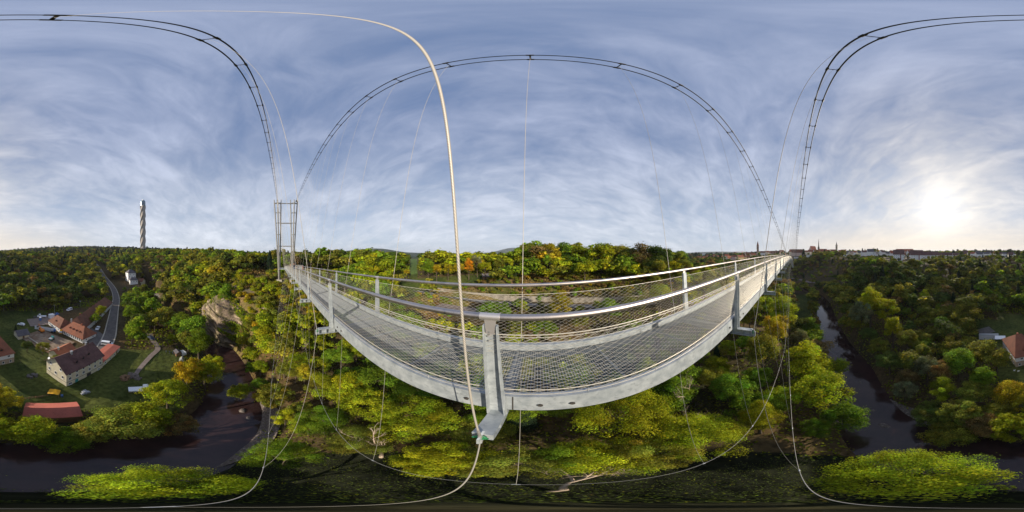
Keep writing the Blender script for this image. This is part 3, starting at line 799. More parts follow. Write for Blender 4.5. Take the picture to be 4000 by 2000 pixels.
# hangers up to the cables, ties down to the lower stay cables
def zlow(s): return -(14.2 - 1.1 * math.tanh(s / 5) - .02 * s) - .0022 * min(s + 20, 0) ** 2 * (1 if s < -20 else 0)
def l_lown(s): return -.28 + .05 * s if s > -16 else -1.08 + .01 * (s + 16)
def l_lowf(s): return 2.4 - .045 * s if s < 0 else max(2.4 - .063 * s, 1.2)
hr = MB(); tr_ = MB()
for k in range(-24, 40):
    s = S0 + DS * k; zt = zr(s) + ZT - .36
    for side, lf, lo, lt in ((-1, lnear, l_lown, .90), (1, lfar, l_lowf, 3.15)):
        a, b = B(s, lt, zt), B(s, lf(s), zcab(s) - .1)
        r = .0068 if abs(k) <= 1 else .0075
        mb = MB(); mb.tube([a + (b - a) * .012, a + (b - a) * .5, b], r, 10 if k == 0 else 6)
        if abs(k) <= 24:
            h = bpart('hanger', mb, M['lay'])
            if abs(k) <= 8:
                f = MB(); d = (b - a).normalized(); f.tube([a, a + d * .07], .014, 8); f.tube([a + d * .07, a + d * .24], .0115, 8); f.tube([a + d * .24, a + d * .30], .010, 8)
                bpart('end_socket', f, M['sleeve'], h)
                g = MB(); ring = [a + T_ * math.cos(q) * .034 + Vector((0, 0, 1)) * math.sin(q) * .045 + N_ * .006 for q in [i * 2 * math.pi / 12 for i in range(13)]]
                g.tube(ring, .0095, 6); g.tube([a - T_ * .05, a + T_ * .05], .011, 8)
                bpart('shackle', g, M['greenpaint'], h)
        else: hr.add(mb.v, mb.f, 0, True)
        if -15 <= k <= 26:
            c = B(s, lo(s), zlow(s)); mb = MB(); mb.tube([a + Vector((0, 0, -.06)), (a + c) * .5, c], .0052 if abs(k) < 3 else .006, 8)
            q = MB()
            bt = bpart('lower_tie', mb, M['rope'])
            if abs(k) <= 7:
                q.tube([c - T_ * .07, c + T_ * .07], .022, 8); bpart('tie_clamp', q, M['zinc'], bt)
                q = MB(); q.tube([a + Vector((0, 0, -.05)), a + (c - a) * .011], .016, 8); bpart('tie_socket', q, M['zinc'], bt)
tag(bpart('hanger', hr, M['lay']), kind='stuff')
for lo in (l_lown, l_lowf):
    mb = MB(); mb.tube([B(s, lo(s), zlow(s)) for s in srange(-62, 102, .8)], .009, 6)
    bpart('lower_stay_cable', mb, M['rope'])

# ------------------------------------------------------------------ pylon
pyl = empty('bridge_pylon', B(SPY, 2.03, -15), 0, 'tall splayed tubular steel pylon on two concrete feet at the end of the footbridge', 'pylon')
def ppart(name, mb, m, parent=None):
    mb.v = [tuple(Vector(p) - pyl.location) for p in mb.v]; return mb.build(name, m, parent or pyl)
LC = 2.03; ZPB, ZPT = -14.2, 34.2
def leg_l(side, i, z):
    f = (z - ZPB) / (ZPT - ZPB); f2 = f ** 1.15
    base = (3.55, 3.95, 4.25)[i]; top = (2.9, 4.95, 7.0)[i]
    return LC + side * (base + (top - base) * f2)
def leg_s(i, z):
    f = (z - ZPB) / (ZPT - ZPB); return SPY + (-.8, .9, -.8)[i] * (.55 + .65 * f)
for side in (-1, 1):
    for i in range(3):
        mb = MB(); zz = srange(ZPB, ZPT + (1.2 if i != 1 else .6), 2.0)
        mb.tube([B(leg_s(i, z), leg_l(side, i, z), z) for z in zz], [.37 - .09 * max(0, (z - 30) / 5) for z in zz], 12); ppart('leg', mb, M['pylonsteel'])
    for z in (-7.6, 1.0, 6.0, 12.9, 20.1, 26.6, 33.0):
        mb = MB(); pts = [B(leg_s(i, z), leg_l(side, i, z), z) for i in range(3)]
        for p, q in ((0, 1), (1, 2), (2, 0)): mb.tube([pts[p], pts[q]], .15, 8)
        for p in pts: mb.tube([p - Vector((0, 0, .22)), p + Vector((0, 0, .22))], .36, 10)
        ppart('brace', mb, M['pylonsteel'])
    mb = MB(); c = LC + side * 3.95
    def bb(s0, s1, l0, l1, z0, z1): mb.hexa([B(s0, l0, z0), B(s1, l0, z0), B(s1, l1, z0), B(s0, l1, z0), B(s0, l0, z1), B(s1, l0, z1), B(s1, l1, z1), B(s0, l1, z1)])
    bb(SPY - 2, SPY + 2, c - 1.55, c + 1.55, -17.6, -14.2)
    ppart('concrete_foot', mb, M['concrete'])
mb = MB(); mb.hexa([B(SPY + .5, LC - 2.4, -17.4), B(SPY + 1.6, LC - 2.4, -17.4), B(SPY + 1.6, LC + 2.4, -17.4), B(SPY + .5, LC + 2.4, -17.4), B(SPY + .5, LC - 2.4, -16.2), B(SPY + 1.6, LC - 2.4, -16.2), B(SPY + 1.6, LC + 2.4, -16.2), B(SPY + .5, LC + 2.4, -16.2)])
ppart('foot_wall', mb, M['concrete'])
for z, n2 in ((5.9, 1), (20.1, 2), (32.9, 2)):
    mb = MB(); i0 = 0 if z < 30 else 2
    for e in ((0,) if n2 == 1 else (0, .75)):
        mb.tube([B(leg_s(i0, z) + e * .8, leg_l(-1, i0, z), z - e * .35), B(leg_s(i0, z) + e * .8, leg_l(1, i0, z), z - e * .35)], .26, 12)
    ppart('cross_tube', mb, M['pylonsteel'])
for l in (lnear(SPY), lfar(SPY)):
    mb = MB(); mb.tube([B(SPY - .9, l, zcab(SPY) - .2), B(SPY, l, zcab(SPY) + .1), B(SPY + .9, l, zcab(SPY) - .25)], .4, 10)
    ppart('cable_saddle', mb, M['darksteel'])
zp = zr(-97) - 1.35
mb = MB(); mb.hexa([B(SPY - 7, -2.4, zp - .25), B(SPY + 1.6, -2.4, zp - .25), B(SPY + 1.6, 1.1, zp - .25), B(SPY - 7, 1.1, zp - .25), B(SPY - 7, -2.4, zp), B(SPY + 1.6, -2.4, zp), B(SPY + 1.6, 1.1, zp), B(SPY - 7, 1.1, zp)])
for a, b in (((SPY + 1.6, -2.4), (SPY + 1.6, 1.1)), ((SPY - 7, -2.4), (SPY + 1.6, -2.4))):
    for h in (.55, 1.1): mb.tube([B(*a, zp + h), B(*b, zp + h)], .035, 6)
    for i in range(5):
        f = i / 4; p = B(a[0] + (b[0] - a[0]) * f, a[1] + (b[1] - a[1]) * f, zp); mb.tube([p, p + Vector((0, 0, 1.1))], .035, 6)
ppart('side_platform', mb, M['galv'])

# brick kiosk and entrance platform behind the pylon
def kiosk():
    o = B(-118, 9.5, 0); zk = -9.3
    r = empty('brick_kiosk', Vector((o.x, o.y, zk)), -rad(9.3), 'small red brick kiosk with flat grey roof at the pylon end of the footbridge', 'kiosk')
    mb = MB(); mb.box((-5, 0, -1.5), (5, 5, 2.6)); mb.build('wall', M['brick'], r)
    mb = MB(); mb.box((-5.35, -.35, 2.603), (5.35, 5.35, 2.85)); mb.build('roof', M['zinc'], r)
    for x in (-3.4, 2.0):
        mb = MB(); mb.box((x, -.05, .9), (x + 1.3, .06, 2.1)); mb.build('window', M['glass'], r)
    mb = MB(); mb.box((-.6, -.06, 0), (.5, .05, 2.1)); mb.build('door', M['zinc'], r)
    mb = MB(); mb.box((5.003, .8, 0), (5.05, 4.2, 2.3)); mb.build('shutter', M['zinc'], r)
    mb = MB(); mb.box((4.95, 1.0, 1.0), (5.07, 2.2, 2.0)); mb.build('window', M['glass'], r)
kiosk()
# ------------------------------------------------------------------ buildings
_wc = {}
def win_mesh(w, h):
    key = (round(w, 2), round(h, 2))
    if key not in _wc:
        f = MB(); t = .09
        f.box((-w / 2, -.07, -h / 2), (-w / 2 + t, .05, h / 2)); f.box((w / 2 - t, -.07, -h / 2), (w / 2, .05, h / 2))
        f.box((-w / 2 + t, -.07, h / 2 - t), (w / 2 - t, .05, h / 2)); f.box((-w / 2 + t, -.07, -h / 2), (w / 2 - t, .05, -h / 2 + t))
        if w > .9: f.box((-.03, -.06, -h / 2 + t), (.03, .04, h / 2 - t))
        f.box((-w / 2 - .06, -.14, -h / 2 - .07), (w / 2 + .06, .05, -h / 2 - .003))
        p = MB(); p.box((-w / 2 + t, -.035, -h / 2 + t), (w / 2 - t, .03, h / 2 - t))
        _wc[key] = (f.mesh('window', M['white']), p.mesh('pane', M['glass']))
    return _wc[key]
def add_window(root, x, y, z, rz, w=1.0, h=1.3, pane=True):
    f, p = win_mesh(w, h)
    o = obj('window', f, root); o.location = (x, y, z); o.rotation_euler = (0, 0, rz)
    if pane: obj('pane', p, o)
    return o
def house(name, label, cat, p0, p1, W, z0, eave, ridge, wall, roof, hip=0.0, over=.35, rows=(), ends=(), chimneys=(), dormers=(), door=None, group=None, base=None, backrows=(), pane=True, thick=.18, detail=True, plinth=None):
    """front wall from p0 to p1, depth W to the left of that line; rows = (z, w, h, count[, start, end]) of windows"""
    p0 = Vector((p0[0], p0[1], 0)); p1 = Vector((p1[0], p1[1], 0)); L = (p1 - p0).length; d = (p1 - p0) / L
    r = empty(name, (p0.x, p0.y, z0), math.atan2(d.y, d.x), label, cat, group)
    mb = MB(); e, g = eave, ridge
    if hip: mb.box((0, 0, -1.5), (L, W, e))
    else:
        v = [(0, 0, -1.5), (L, 0, -1.5), (L, W, -1.5), (0, W, -1.5), (0, 0, e), (L, 0, e), (L, W, e), (0, W, e), (0, W / 2, g), (L, W / 2, g)]
        mb.add(v, [(0, 3, 2, 1), (0, 1, 5, 4), (2, 3, 7, 6), (3, 0, 4, 8, 7), (1, 2, 6, 9, 5), (4, 5, 9, 8), (6, 7, 8, 9)])
    mb.build('wall', wall, r)
    if base:
        mb = MB(); h = base[0]
        mb.box((-.03, -.03, -1.5), (L + .03, W + .03, h)); mb.build('lower_wall', base[1], r)
    if plinth:
        mb = MB(); mb.box((-.035, -.035, plinth[0]), (L + .035, W + .035, plinth[0] + .12)); mb.build('string_course', plinth[1], r)
    # roof
    sl = (g - e) / (W / 2); o = over; ze = e - o * sl
    mb = MB(); hx = hip
    xa, xb = (-o, L + o)
    lo = [(xa, -o, ze), (xb, -o, ze), (xb, W + o, ze), (xa, W + o, ze)]; ri = [(xa + (hx if hip else 0), W / 2, g), (xb - (hx if hip else 0), W / 2, g)]
    up = [(x, y, z + thick + .03) for x, y, z in lo + ri]; dn = [(x, y, z + .03) for x, y, z in lo + ri]
    v = up + dn
    fs = [(0, 1, 5, 4), (2, 3, 4, 5), (6, 10, 11, 7), (8, 11, 10, 9), (0, 6, 7, 1), (2, 8, 9, 3)]
    if hip: fs += [(3, 0, 4), (1, 2, 5), (9, 10, 6), (7, 11, 8), (3, 9, 6, 0), (1, 7, 8, 2)]
    else: fs += [(0, 4, 10, 6), (4, 3, 9, 10), (1, 7, 11, 5), (5, 11, 8, 2)]
    mb.add(v, fs)
    rf = mb.build('roof', roof, r)
    for (cx, cy, ch) in chimneys:
        mb = MB(); zc = g - abs(cy - W / 2) * sl
        mb.box((cx - .3, cy - .3, zc - .6), (cx + .3, cy + .3, zc + ch)); mb.box((cx - .38, cy - .38, zc + ch), (cx + .38, cy + .38, zc + ch + .1))
        mb.build('chimney', M['zinc'] if ch > .9 else M['brick'], rf)
    for (dx, dy, dw, dh) in dormers:
        zb = e + dy * sl; zt = zb + dh; back = dy + (dh + .5) / sl
        mb = MB()
        mb.add([(dx - dw / 2, dy, zb - .3), (dx + dw / 2, dy, zb - .3), (dx + dw / 2, dy, zt), (dx, dy, zt + dw * .45), (dx - dw / 2, dy, zt), (dx - dw / 2, back, zt), (dx + dw / 2, back, zt)], [(0, 1, 2, 3, 4), (0, 4, 5), (1, 6, 2)])
        q = mb.build('dormer', roof, r)
        mb = MB(); a = (dx, dy - .15, zt + dw * .45 + .1); b = (dx, back + .8, zt + dw * .45 + .1)
        for sg in (-1, 1):
            c0 = (dx + sg * (dw / 2 + .15), dy - .15, zt - .05); c1 = (dx + sg * (dw / 2 + .15), back + .3, zt - .05)
            mb.add([a, b, c1, c0], [(0, 1, 2, 3) if sg < 0 else (3, 2, 1, 0)])
        mb.build('dormer_roof', roof, q)
        mb = MB(); mb.box((dx - dw * .3, dy - .04, zt - dh * .7), (dx + dw * .3, dy + .03, zt)); mb.build('pane', M['glass'], q)
    for rw in rows:
        z, w, h, n = rw[:4]; a, b = (rw[4], rw[5]) if len(rw) > 5 else (L / n / 2, L - L / n / 2)
        for i in range(n): add_window(r, a + (b - a) * (i / max(n - 1, 1)), 0, z, 0, w, h, pane)
    for z, w, h, n in ends:
        for i in range(n):
            y = W * (i + .5) / n if n > 1 else W / 2
            add_window(r, 0, y, z, -math.pi / 2, w, h, pane); add_window(r, L, y, z, math.pi / 2, w, h, pane)
    if door:
        x, w, h = door; mb = MB(); mb.box((x - w / 2, -.06, 0), (x + w / 2, .03, h)); mb.build('door', M['wood'], r)
    return r
ZG = -42.4
# the cream mill house by the river field
hA = house('cream_house', 'three storey cream house with dark brown tiled roof and three dormers in the valley field', 'house', (-16.3, -37.8), (-30.5, -41.85), 9.3, -42.9, 6.75, 10.7, M['render_cream'], M['roof_brown'],
      over=.5, rows=((5.75, .85, 1.0, 6), (3.75, .95, 1.25, 6)), ends=((6.9, .85, 1.15, 2), (4.0, .85, 1.25, 3)), chimneys=((5.2, 4.0, 1.3), (12.3, 5.0, 1.3)), dormers=((4.8, 1.3, 1.1, .9), (7.6, 1.5, 1.1, .9), (10.2, 1.8, 1.3, 1.0)), plinth=(2.3, M['darksteel']))
for x, w, h in ((1.3, 1.1, 1.1), (12.8, 1.0, .8)): add_window(hA, x, 0, 1.25, 0, w, h)
mb = MB(); mb.box((3.0, -.06, 0), (4.1, .04, 2.0)); mb.build('door', M['teal'], hA)
mb = MB(); mb.box((7.5, -.05, 0), (9.2, .04, 2.1)); mb.build('door', M['darksteel'], hA)
mb = MB()
mb.cyl((-.6, 6, 9.0), .05, .05, .6, 6)
mb.tube([(-.75, 6.6, 9.6), (-.9, 6.6, 9.62), (-.95, 6.6, 9.66)], [.05, .42, .45], 12); mb.build('satellite_dish', M['white'], hA)
# annex
house('annex', 'long low annex with flat red roof joined to the end of the cream house', 'outbuilding', (-30.9, -42.3), (-43.0, -47.6), 5.2, -42.7, 2.7, 3.05, M['render_cream'], M['roof_flatred'], over=.25, rows=((1.5, .8, 1.0, 4),), ends=((1.4, .8, 1.0, 1),), door=(10.4, 1.0, 2.0))
house('garden_annex', 'small tiled outbuilding with tan roof directly behind the cream house', 'outbuilding', (-20.2, -52.0), (-27.8, -55.4), 6.0, -42.5, 2.5, 4.6, M['render_cream'], M['roof_red'], over=.4, rows=((1.5, .8, 1.0, 2),), chimneys=((1.6, 2.6, 1.2),))
# white house with the courtyard: front wing and long rear wing
house('courtyard_house', 'white one storey house with hipped red brown roof and small dormers beside the building site', 'house', (-30.4, -75.9), (-34.4, -61.9), 9.0, -42.0, 2.6, 6.9, M['render_white'], M['roof_red'], hip=3.6, over=.4,
      rows=((1.35, .8, 1.5, 11),), ends=((1.3, .8, 1.0, 2),), dormers=((4.2, 1.5, .8, .6), (6.6, 1.5, .8, .6), (8.8, 1.5, .8, .6), (10.9, 1.5, .8, .6)), chimneys=((2.0, 4.5, 1.3), (9.5, 4.5, .8)))
house('long_barn', 'very long white walled barn with dark rust tiled roof running back towards the valley road', 'barn', (-77.0, -109.5), (-33.2, -78.2), 10.5, -41.8, 3.6, 8.4, M['render_white'], M['roof_rust'], hip=3.5, over=.4, rows=((1.9, .8, 1.2, 20),), ends=((1.8, .8, 1.1, 3),), dormers=((8, 1.5, .9, .6), (14, 1.5, .9, .6), (20, 1.5, .9, .6), (26, 1.5, .9, .6)), chimneys=((46, 4.6, .9),))
house('connecting_wing', 'white wing with rust roof joining the long barn to the courtyard house', 'outbuilding', (-27.4, -89.4), (-29.6, -77.0), 8.6, -42.0, 2.9, 6.6, M['render_white'], M['roof_rust'], hip=3.0, over=.35, rows=((1.6, .8, 1.0, 4),), dormers=((6, 1.4, .8, .6),))
# pink roofed house at the left edge
house('pink_house', 'large house with steep red tiled hipped roof, white upper storey and tan stone ground floor', 'house', (2.6, -52.4), (-4.8, -55.6), 15.5, -42.9, 5.4, 11.0, M['render_white'], M['roof_red'], hip=3.2, over=.45, base=(3.0, M['render_tan']),
      rows=((4.2, 1.0, 1.1, 2), (1.5, .9, 1.1, 3)), ends=((4.2, 1.0, 1.1, 5), (1.5, .9, 1.1, 4)), dormers=((3.9, 1.2, 1.4, 1.0),), chimneys=((4.0, 9, .9),))
house('garden_house', 'small wooden garden house with brown gabled roof near the building site', 'outbuilding', (-8.4, -74.2), (-13.6, -75.6), 6.0, -42.2, 2.3, 4.0, M['render_cream'], M['roof_grey'], over=.5, ends=((1.3, .8, .8, 1),), door=(2.6, 1.0, 1.9))
# corrugated shed
house('corrugated_shed', 'long shed with red corrugated sheet roof among the riverside trees', 'shed', (-3.9, -26.4), (-12.9, -23.8), 5.0, -43.4, 3.2, 4.35, M['wood'], M['roof_corr'], over=.3, thick=.06)
# terrace and carport by the pink house
r = empty('carport', ground(171.6, 73), rad(8), 'small open carport with flat white roof beside the red roofed stone house', 'carport')
mb = MB(); mb.box((-2.4, -1.8, 2.4), (2.4, 1.8, 2.56)); mb.build('roof', M['white'], r)
for x in (-2.2, 2.2):
    for y in (-1.6, 1.6): mb = MB(); mb.box((x - .06, y - .06, -.5), (x + .06, y + .06, 2.397)); mb.build('post', M['wood'], r)
terr = np.array([pol(164.2, 82)[:2], pol(166.5, 84)[:2], pol(168.8, 86)[:2]])
ribbon('paved_terrace', smooth_line(terr, 4), 3.4, M['paleroad'], dz=.5, cross=5)
r = empty('garden_shelter', ground(167.6, 76.5), rad(12), 'long low garden shelter with grey sheet roof in front of the paved terrace', 'shelter')
mb = MB(); mb.hexa([(-4.6, -1.5, 2.1), (4.6, -1.5, 2.1), (4.6, 1.5, 2.4), (-4.6, 1.5, 2.4), (-4.6, -1.5, 2.2), (4.6, -1.5, 2.2), (4.6, 1.5, 2.5), (-4.6, 1.5, 2.5)]); mb.build('roof', M['zinc'], r)
mb = MB(); mb.box((-4.5, 1.3, -.4), (4.5, 1.4, 2.33)); mb.build('back_wall', M['render_white'], r)
for x in (-4.4, -1.5, 1.5, 4.4): mb = MB(); mb.box((x - .07, -1.42, -.4), (x + .07, -1.28, 2.1)); mb.build('post', M['wood'], r)
# manor up the valley
def vil(az, d, L, W, eave, ridge, rot, wall, roof, label, cat='house', name='house', zoff=0, rows=(), hip=0, group=None, chim=(), ends=(), dormers=(), pane=True):
    c = pol(az, d); t = Vector((c.y, -c.x, 0)).normalized(); t.rotate(Matrix.Rotation(rad(rot), 3, 'Z'))
    z = min(hz1(c.x, c.y), hz1(*(c - t * L / 2)[:2]), hz1(*(c + t * L / 2)[:2])) + zoff
    p0, p1 = c - t * L / 2, c + t * L / 2
    return house(name, label, cat, p0, p1, W, z, eave, ridge, wall, roof, hip=hip, rows=rows, group=group, chimneys=chim, ends=ends, dormers=dormers, pane=pane, over=.4)
vil(-133.6, 205, 10, 12, 9.5, 13.5, 18, M['render_white'], M['roof_grey'], 'tall white manor house with slate hipped roof among the trees up the valley', name='manor_house', hip=4, zoff=3, rows=((7.6, 1.0, 1.5, 2), (4.6, 1.0, 1.5, 3)), ends=((7.2, 1.0, 1.5, 3),))
vil(-132.9, 196, 9.5, 7, 4.5, 7.2, 10, M['render_white'], M['roof_grey'], 'low white wing with slate roof in front of the manor house', name='manor_wing', hip=2.5, zoff=1.5, rows=((2.6, 1.0, 1.4, 3),))
vil(-130.8, 206, 6, 10, 8, 11.5, -25, M['render_cream'], M['roof_rust'], 'stepped gable building with rust roof behind the manor wing', name='gable_house', zoff=2, rows=((6, .9, 1.3, 2), (3, .9, 1.3, 2)))
# road bridge across the river
RB = pline([(-129.5, 172), (-126, 168), (-122.5, 165), (-118.8, 164)], 5)
rbr = empty('road_bridge', (*RB[len(RB) // 2], -41.5), 0, 'low stone road bridge with pale parapets crossing the river up the valley', 'bridge')
mb = MB()
for i in range(len(RB) - 1):
    t = RB[i + 1] - RB[i]; t = t / np.hypot(*t); nn = np.array([-t[1], t[0]]) * 3
    q = [RB[i] - nn, RB[i + 1] - nn, RB[i + 1] + nn, RB[i] + nn]
    mb.hexa([(a[0], a[1], -43.2) for a in q] + [(a[0], a[1], -41.0) for a in q])
mb.v = [tuple(Vector(p) - rbr.location) for p in mb.v]; mb.build('deck', M['paleroad'], rbr)
for sg in (-1, 1):
    mb = MB(); o1, o2 = offset_line(RB, sg * 3.003), offset_line(RB, sg * 3.4)
    for i in range(len(RB) - 1):
        mb.hexa([(*o1[i], -43.4), (*o1[i + 1], -43.4), (*o2[i + 1], -43.4), (*o2[i], -43.4), (*o1[i], -40.1), (*o1[i + 1], -40.1), (*o2[i + 1], -40.1), (*o2[i], -40.1)])
    mb.v = [tuple(Vector(p) - rbr.location) for p in mb.v]; mb.build('parapet', M['concrete'], rbr)

# ------------------------------------------------------------------ the twisted test tower
def test_tower():
    c = pol(-129.75, 760); zb, zt = 6.0, 243.0
    r = empty('test_tower', (c.x, c.y, zb), 0, 'very tall slender twisted tower with pale ribbed skin and glazed blue top above the woods', 'tower')
    n, m = 96, 150; vs = []
    for j in range(m + 1):
        z = (zt - zb) * j / m; tw = j / m * 2 * math.pi * 1.45
        for i in range(n):
            a = 2 * math.pi * i / n
            f = ((a * 4 / (2 * math.pi)) % 1.0)                       # four saw-tooth ribs winding up
            rr = 9.2 + 4.6 * (f / .86) if f < .86 else 13.8 - 4.6 * (f - .86) / .14
            vs.append((rr * math.cos(a + tw), rr * math.sin(a + tw), z))
    mb = MB(); mb.add(vs, [(j * n + i, j * n + (i + 1) % n, (j + 1) * n + (i + 1) % n, (j + 1) * n + i) for j in range(m) for i in range(n)])
    mb.build('facade', M['teflon'], r)
    mb = MB(); mb.cyl((0, 0, zt - zb - 3), 11.9, 11.9, 22, 32); mb.cyl((0, 0, zt - zb + 19), 11.9, 9.4, 5.5, 32); mb.build('glazed_top', M['towerglass'], r)
    mb = MB(); mb.box((-3.5, -3.5, zt - zb + 24.4), (3.8, 3.5, zt - zb + 29.5)); mb.cyl((0, 0, zt - zb + 29.4), .2, .1, 3.5, 6); mb.build('roof_house', M['zinc'], r)
    for h in (2, 8, 14):
        mb = MB(); mb.tube([(12.0 * math.cos(q), 12.0 * math.sin(q), zt - zb + h) for q in [i * math.pi / 16 for i in range(33)]], .35, 6); mb.build('floor_band', M['zinc'], r)
test_tower()

# ------------------------------------------------------------------ the old town on the far side
W_ = M['render_white']; T_c = M['render_cream']; Pk = M['render_pink']; Yl = M['render_yellow']
# church with the brown belfry
def stone_tower(az, d, half, zb, body, name, label, cat, wall, cap, kind):
    c = pol(az, d); r = empty(name, (c.x, c.y, zb), rad(-az), label, cat)
    h = half
    if kind == 'belfry':
        mb = MB(); mb.box((-h * 1.7, -h * 1.7, 0), (h * 1.7, h * 1.7, body * .30)); mb.box((-h * 1.15, -h * 1.15, body * .3), (h * 1.15, h * 1.15, body * .42)); mb.build('plinth', M['render_tan'], r)
        mb = MB(); mb.box((-h, -h, body * .42), (h, h, body)); mb.build('shaft', wall, r)
        for q, b0, b1 in ((1.3, .62, .645), (1.25, .93, .95)): mb = MB(); mb.box((-h * q, -h * q, body * b0), (h * q, h * q, body * b1)); mb.build('gallery', M['render_tan'], r)
        mb = MB(); mb.cyl((0, 0, body), h * 1.05, h * .9, body * .12, 8); mb.cyl((0, 0, body * 1.12), h * .9, .1, body * .36, 8); mb.build('spire', cap, r)
        for z in (.52, .74, .84):
            for x in (-.45, .45): mb = MB(); mb.box((x * h - .6, -h - .05, body * z - 1.4), (x * h + .6, -h + .1, body * z + 1.4)); mb.build('window', M['glass'], r)
    elif kind == 'spire':
        mb = MB(); mb.box((-h, -h, 0), (h, h, body)); mb.build('shaft', wall, r)
        for x in (-1, 1):
            for y in (-1, 1): mb = MB(); mb.cyl((x * h * .85, y * h * .85, body * .95), h * .32, .05, body * .55, 6); mb.build('pinnacle', cap, r)
        mb = MB(); mb.cyl((0, 0, body), h * 1.02, h * .55, body * .55, 8); mb.cyl((0, 0, body * 1.55), h * .55, .12, body * 1.5, 8); mb.build('spire', cap, r)
        for x in (-.4, .4): mb = MB(); mb.box((x * h - .5, -h - .05, body * .45), (x * h + .5, -h + .1, body * .85)); mb.build('window', M['glass'], r)
    else:
        mb = MB(); mb.cyl((0, 0, 0), h, h * .95, body, 14); mb.build('shaft', wall, r)
        mb = MB(); mb.cyl((0, 0, body), h * 1.2, h * 1.2, body * .06, 14); mb.cyl((0, 0, body * 1.06), h * .9, h * .55, body * .10, 10); mb.build('parapet', wall, r)
        mb = MB(); mb.cyl((0, 0, body * 1.16), h * .62, h * .35, body * .12, 8); mb.cyl((0, 0, body * 1.28), h * .35, .05, body * .34, 8); mb.build('turret', cap, r)
        mb = MB(); mb.box((-.6, -h - .05, body * .6), (.6, -h + .2, body * .75)); mb.build('window', M['glass'], r)
stone_tower(86.4, 560, 3.6, -1.0, 36, 'church_belfry', 'brown stone church belfry with gallery and pointed roof rising over the footbridge railing', 'church tower', mat('brown_sandstone', (0.26, 0.15, 0.10), .9), M['roof_rust'], 'belfry')
stone_tower(107.8, 640, 3.7, 8.0, 20, 'church_spire', 'slim dark openwork church spire standing behind the red town roofs', 'church tower', mat('grey_sandstone', (0.20, 0.16, 0.12), .9), mat('dark_stone_spire', (0.10, 0.08, 0.06), .9), 'spire')
stone_tower(114.1, 620, 4.2, 14.0, 26, 'round_tower', 'round pale stone watchtower with small turret rising out of treetops', 'tower', mat('pale_tower_stone', (0.42, 0.37, 0.26), .9), M['roof_grey'], 'round')
rs = random.Random(3)
TOWN = [  # az, d, L, W, eave, ridge, rot, wall, roof, label, name
 (83.6, 520, 30, 12, 9, 16, 10, T_c, M['roof_rust'], 'long church nave with dark rust roof beside the brown belfry', 'church_nave', 2),
 (92.6, 470, 26, 14, 8, 15, -8, Pk, M['roof_rust'], 'broad rust roofed block behind the people on the footbridge', 'house', 2),
 (100.6, 430, 34, 14, 8, 17, 6, Pk, M['roof_rust'], 'long monastery building with steep rust roof above the footbridge end', 'monastery', 4),
 (99.9, 405, 12, 8, 9, 9.6, 0, W_, M['roof_grey'], 'white block with tall dark windows below the monastery roof', 'house', -6),
 (103.6, 470, 24, 10, 7, 11, -4, T_c, M['roof_red'], 'cream row house with flat red roof beside the monastery', 'house', 1),
 (104.7, 400, 17, 8, 5, 5.6, 0, W_, M['roof_grey'], 'flat white villa half hidden by trees below the red roofs', 'house', -2),
 (106.2, 560, 22, 14, 13, 25, 40, Pk, M['roof_brick'], 'high brick red gabled church hall in front of the slim spire', 'church_hall', 4),
 (109.2, 560, 28, 12, 9, 15, 0, Pk, M['roof_brick'], 'long brick red roof to the far side of the slim spire', 'house', 4),
 (108.0, 470, 22, 11, 8, 13, 12, T_c, M['roof_red'], 'wide red roofed house below the church hall', 'house', 0),
 (110.9, 500, 14, 9, 8, 12, -20, T_c, M['roof_brick'], 'orange roofed cream house below the round watchtower', 'house', 2),
 (113.0, 510, 18, 10, 7, 12, 15, Pk, M['roof_red'], 'pale pink roofed house at the foot of the watchtower trees', 'house', 3),
 (118.6, 420, 16, 9, 6, 10, 5, W_, M['roof_grey'], 'grey roofed house peeping over the hillside trees past the watchtower', 'house', 2),
 (126.2, 300, 12, 9, 6.2, 11, 12, W_, M['roof_grey'], 'white house with mansard gable on the rim of the valley', 'house', 4),
 (128.6, 298, 7, 8, 4, 9, 55, W_, M['roof_grey'], 'narrow white gable next to the mansard gabled house', 'house', 1.5),
 (130.6, 330, 10, 9, 5, 9, 48, W_, M['roof_brown'], 'white gabled house with dark roof standing alone between trees', 'house', 4),
 (134.0, 300, 10, 9, 5.5, 10.5, 10, W_, M['roof_brick'], 'small house with bright brick red roof among the white blocks', 'house', 2),
 (138.2, 400, 40, 14, 9, 15, 2, Pk, M['roof_brick'], 'long orange red roofed school building on the rim', 'school', 3),
 (137.4, 306, 12, 10, 5, 12, 38, W_, M['roof_brick'], 'steep red gabled house between the two white apartment blocks', 'house', 0),
]
for az, d, L, W, ea, ri, rot, wl, rf, lb, nm, zo in TOWN:
    vil(az, d, L, W, ea, ri, rot, wl, rf, lb, cat='house' if nm == 'house' else nm.replace('_', ' '), name=nm, zoff=zo + (3.5 if 102 < az < 117 else 1.0), rows=((ea * .68, 1.2, 1.6, max(2, int(L / 5))), (ea * .3, 1.2, 1.6, max(2, int(L / 5)))), ends=((ea * .6, 1.2, 1.5, 2),), chim=((L * .3, W * .45, .8),), pane=False)
